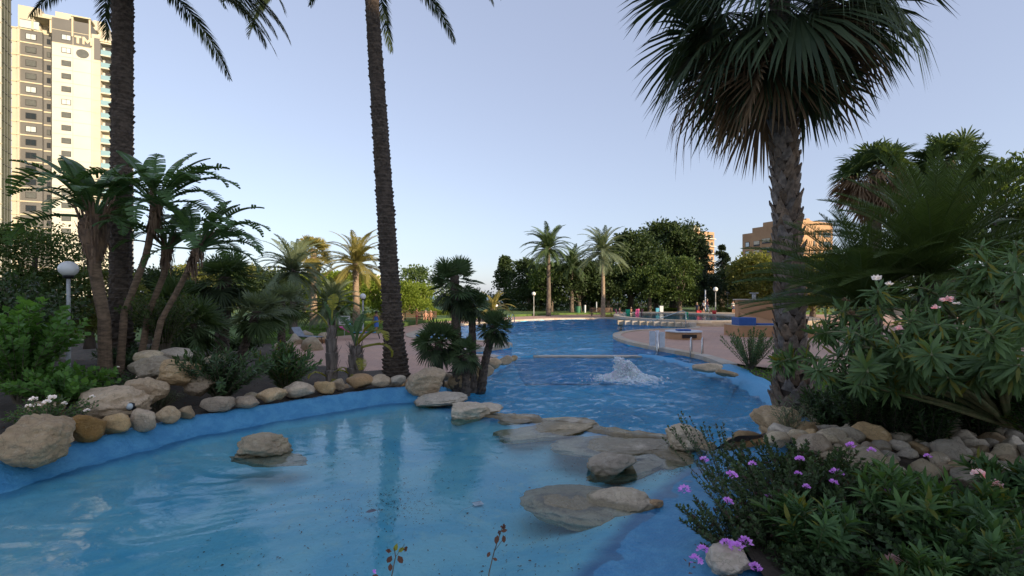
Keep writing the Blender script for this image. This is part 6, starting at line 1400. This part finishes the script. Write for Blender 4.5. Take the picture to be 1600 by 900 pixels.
lw.add([(x,y,z) for y in (-.42,-.32) for x, z in ((lx+.383,lz+lh),(lx+.383,lz+lh-.75),(lx+.9,lz+.25),(lx+1.417,lz+lh-.75),(lx+1.417,lz+lh),(lx+.9,lz+1.0))], [(0,1,2,5),(5,2,3,4),(11,8,7,6),(10,9,8,11),(0,6,7,1),(1,7,8,2),(2,8,9,3),(3,9,10,4),(4,10,11,5),(5,11,6,0)]); lw.build('lettering', M['tower_trim'], tw)
mb = MB(); mb.add([(1.15*math.cos(2*PI*i/32), y, 1.0*math.sin(2*PI*i/32)) for y in (-.05,.05) for i in range(32)], [tuple(range(32)), tuple(range(32,64))[::-1]]+[(i,32+i,32+(i+1) % 32,(i+1) % 32) for i in range(32)]); mb.build('emblem', M['shutter'], tw, False, 0, (ux(130), -.36, z0f+18.45*FH+OFF))
# balcony side: a wing turning away at the right
bw = bpy.data.objects.new('balcony_wing', None); C.objects.link(bw); bw.parent = tw; bw.location = (Wd, 0, 0); bw.rotation_euler = (0, 0, -math.atan2(B_.y-A_.y, B_.x-A_.x)+R_(30))
MB().box((0,1.6,-2),(5.6,4,z0f+20*FH)).build('wall', M['tower_white'], bw)
for k in range(4, 21):
    z_ = z0f+k*FH
    b = MB().box((0,0,z_-.15),(5.5,1.6,z_+.15)).build('balcony', M['tower_cream'], bw)
    if k < 20:
        MB().box((.05,.0,z_+.15),(5.5,.05,z_+1.25)).build('balcony_glass', M['balcony_glass'], b)
        MB().box((.6,1.5,z_+.2),(5.0,1.58,z_+2.5)).build('window', M['blind_cream' if k in (15,12,9) else 'frame_dark'], bw)
MB().box((-.1,-.2,z0f+20*FH+.2),(5.7,1.8,z0f+20*FH+.7)).build('wall_cap', M['tower_trim'], bw)
# netted tower and a cream sliver at the far left
ql = P(-60,0,96); ql.z = 0; t = thing('netted_tower', 'dark tower wrapped in green grey scaffold netting at the left edge', 'building', (ql.x, ql.y, 0), .75)
w_ = (P(17,0,101)-P(3,0,97)).length
def px_on(px, D): return Vector((dz(px,D), D, 0))
a, b = px_on(3,97), px_on(17.5,101); t.location = a; t.rotation_euler = (0,0,math.atan2(b.y-a.y, b.x-a.x)); L_ = (b-a).length
MB().box((0,0,-2),(L_,10,76)).build('wall', M['net_dark'], t)
for k in range(26): MB().box((-.02,-.12,k*2.95),(L_,.0,k*2.95+.12)).build('scaffold_rail', M['shutter'], t)
for k in range(3): MB().box((L_*(.2+.3*k),-.15,0),(L_*(.2+.3*k)+.1,-.02,76)).build('scaffold_pole', M['shutter'], t)
t = thing('cream_tower', 'sliver of a cream building at the very left edge of the photo', 'building', px_on(-70,92), .6)
a, b = px_on(-70,84), px_on(3,94); t.location = a; t.rotation_euler = (0,0,math.atan2(b.y-a.y, b.x-a.x)); MB().box((0,0,-2),((b-a).length-.1,8,76)).build('wall', M['tower_white'], t)
for k in range(24): MB().box((0,-.1,k*2.95),((b-a).length-.1,.05,k*2.95+.2)).build('string_course', M['tower_trim'], t)
# orange apartment block on the right
def block(label, a, b, h, nf, wins, mt='brick_orange', depth=12, parapet=None, name='apartment_building', root=None):
    t = root or thing(name, label, 'building', a); o = bpy.data.objects.new('wing', None); C.objects.link(o); o.parent = t; o.location = a-t.location if root else (0,0,0); o.rotation_euler = (0,0,math.atan2(b.y-a.y, b.x-a.x)); L_ = (b-a).length
    MB().box((0,0,-6),(L_,depth,h)).build('wall', M[mt], o)
    for (u0, u1, z_, hh, kind) in wins:
        w = MB().box((u0*L_,-.05,z_),(u1*L_,.15,z_+hh)).build('window', M['frame_dark'], o)
    return t, o, L_
a, b = px_on(1160,166), px_on(1236,150)
hL = H+(CY-366)/F*166
t, o, L_ = block('orange brick apartment block with awnings behind the fan palm trunk', a, b, hL, 5, [], depth=10)
for u0, u1, dh in [(.22,.45,1.6),(.45,1.0,2.9)]:
    MB().box((u0*L_,.003,hL-.05),(u1*L_,9.9,hL+dh)).build('parapet', M['brick_orange'], o)
mb = MB(); pp = [(.42,0)]+[(.42+.12*k/8, 2.9*(.5-.5*math.cos(PI*k/8))) for k in range(9)]+[(.54,0)]
mb.add([(u*L_, y, hL+z-.02) for y in (-.02,9.8) for u, z in pp], [tuple(range(11)), tuple(range(11,22))[::-1]]+[(i,11+i,11+(i+1) % 11,(i+1) % 11) for i in range(11)]); mb.build('parapet', M['brick_orange'], o)
for fl_ in range(5):
    for i, (u0, u1) in enumerate([(.07,.16),(.25,.38),(.43,.60),(.66,.84)]):
        z_ = hL-4.6-fl_*3.05+(.0 if i < 2 else .5); w = MB().box((u0*L_,-.06,z_),(u1*L_,.1,z_+1.7)).build('window', M['frame_dark'], o)
        kind = rk.choice(['blind','pane','open']) if fl_ != 0 else ('pane','blind','blind','half')[i]
        if kind == 'blind': MB().box((u0*L_+.1,-.1,z_+.5),(u1*L_-.1,-.02,z_+1.65)).build('blind', M['blind_cream'], w)
        elif kind == 'half': MB().box((u0*L_+.1,-.1,z_+.3),((u0+u1)/2*L_,-.02,z_+1.65)).build('blind', M['blind_cream'], w)
        elif kind == 'pane' : MB().box((u0*L_+.15,-.1,z_+.15),(u1*L_-.15,-.02,z_+1.5)).build('pane', M['pane_bright' if i == 0 else 'pane'], w)
        if fl_ == 1 and i > 1: MB().add([(u0*L_-.1,-.08,z_+1.75),(u1*L_+.1,-.08,z_+1.75),(u1*L_+.2,-1.2,z_+1.0),(u0*L_-.2,-1.2,z_+1.0)], [(0,1,2,3)]).build('awning', M['awning_green'], w)
        MB().box((u0*L_-.1,-.14,z_-.15),(u1*L_+.1,.05,z_-.02)).build('sill', M['brick_orange'], w)
a2, b2 = px_on(1236,150), px_on(1301,158); hR = H+(CY-344)/F*152
t2, o2, L2 = block('', a2, b2, hR, 5, [], depth=10, root=t)
for fl_ in range(5):
    for (u0, u1) in [(.52,.57),(.66,.71),(.76,.95)]:
        z_ = hR-4.9-fl_*3.05; w = MB().box((u0*L2,-.06,z_),(u1*L2,.1,z_+1.7)).build('window', M['frame_dark'], o2); MB().box((u0*L2+.15,-.1,z_+.1),(u1*L2-.15,-.02,z_+1.5)).build('pane', M['pane' if u0 > .7 else 'shutter'], w)
MB().box((.5*L2,2,hR),(.58*L2,4,hR+1.2)).build('chimney', M['brick_orange'], o2)
# far buildings peeking over and between trees
for label, pxa, pxb, D, py, mt, ud in [('pale orange building top peeking over the conifers', 1086,1116,190,360,'brick_orange',1),('cream building seen between the trees behind the golden palm', 540,596,150,428,'tower_cream',0),('low white building glimpsed through the tree row', 893,916,105,462,'tower_white',0)]:
    a, b = px_on(pxa, D), px_on(pxb, D+6); h = H+(CY-py)/F*D; t, o, L_ = block(label, a, b, h, 4, [], mt)
    if ud: MB().box((0,1,h),(L_*.35,5,h+2.2)).build('stair_tower', M['tower_cream'], o)
    for fl_ in range(5):
        for k in range(5):
            z_ = h-2.4-fl_*3; MB().box((L_*(.06+.19*k),-.06,z_),(L_*(.17+.19*k),.1,z_+1.3)).build('window', M['frame_dark'], o)
    for fl_ in range(5): MB().box((-.1,-.9,h-3-fl_*3),(L_+.1,.0,h-2.7-fl_*3)).build('balcony', M['tower_white'], o)
# unseen apartment slab, placed and sized behind the camera to shade the garden
t = thing('apartment_building', 'long unseen apartment slab, placed and sized behind the garden to shade it', 'building', (30,-62,0))
MB().box((0,-14,-2),(230,0,41)).build('wall', M['tower_cream'], t)
for k in range(1,14): MB().box((0,0,k*3-.15),(230,1.2,k*3+.15)).build('balcony', M['tower_white'], t)
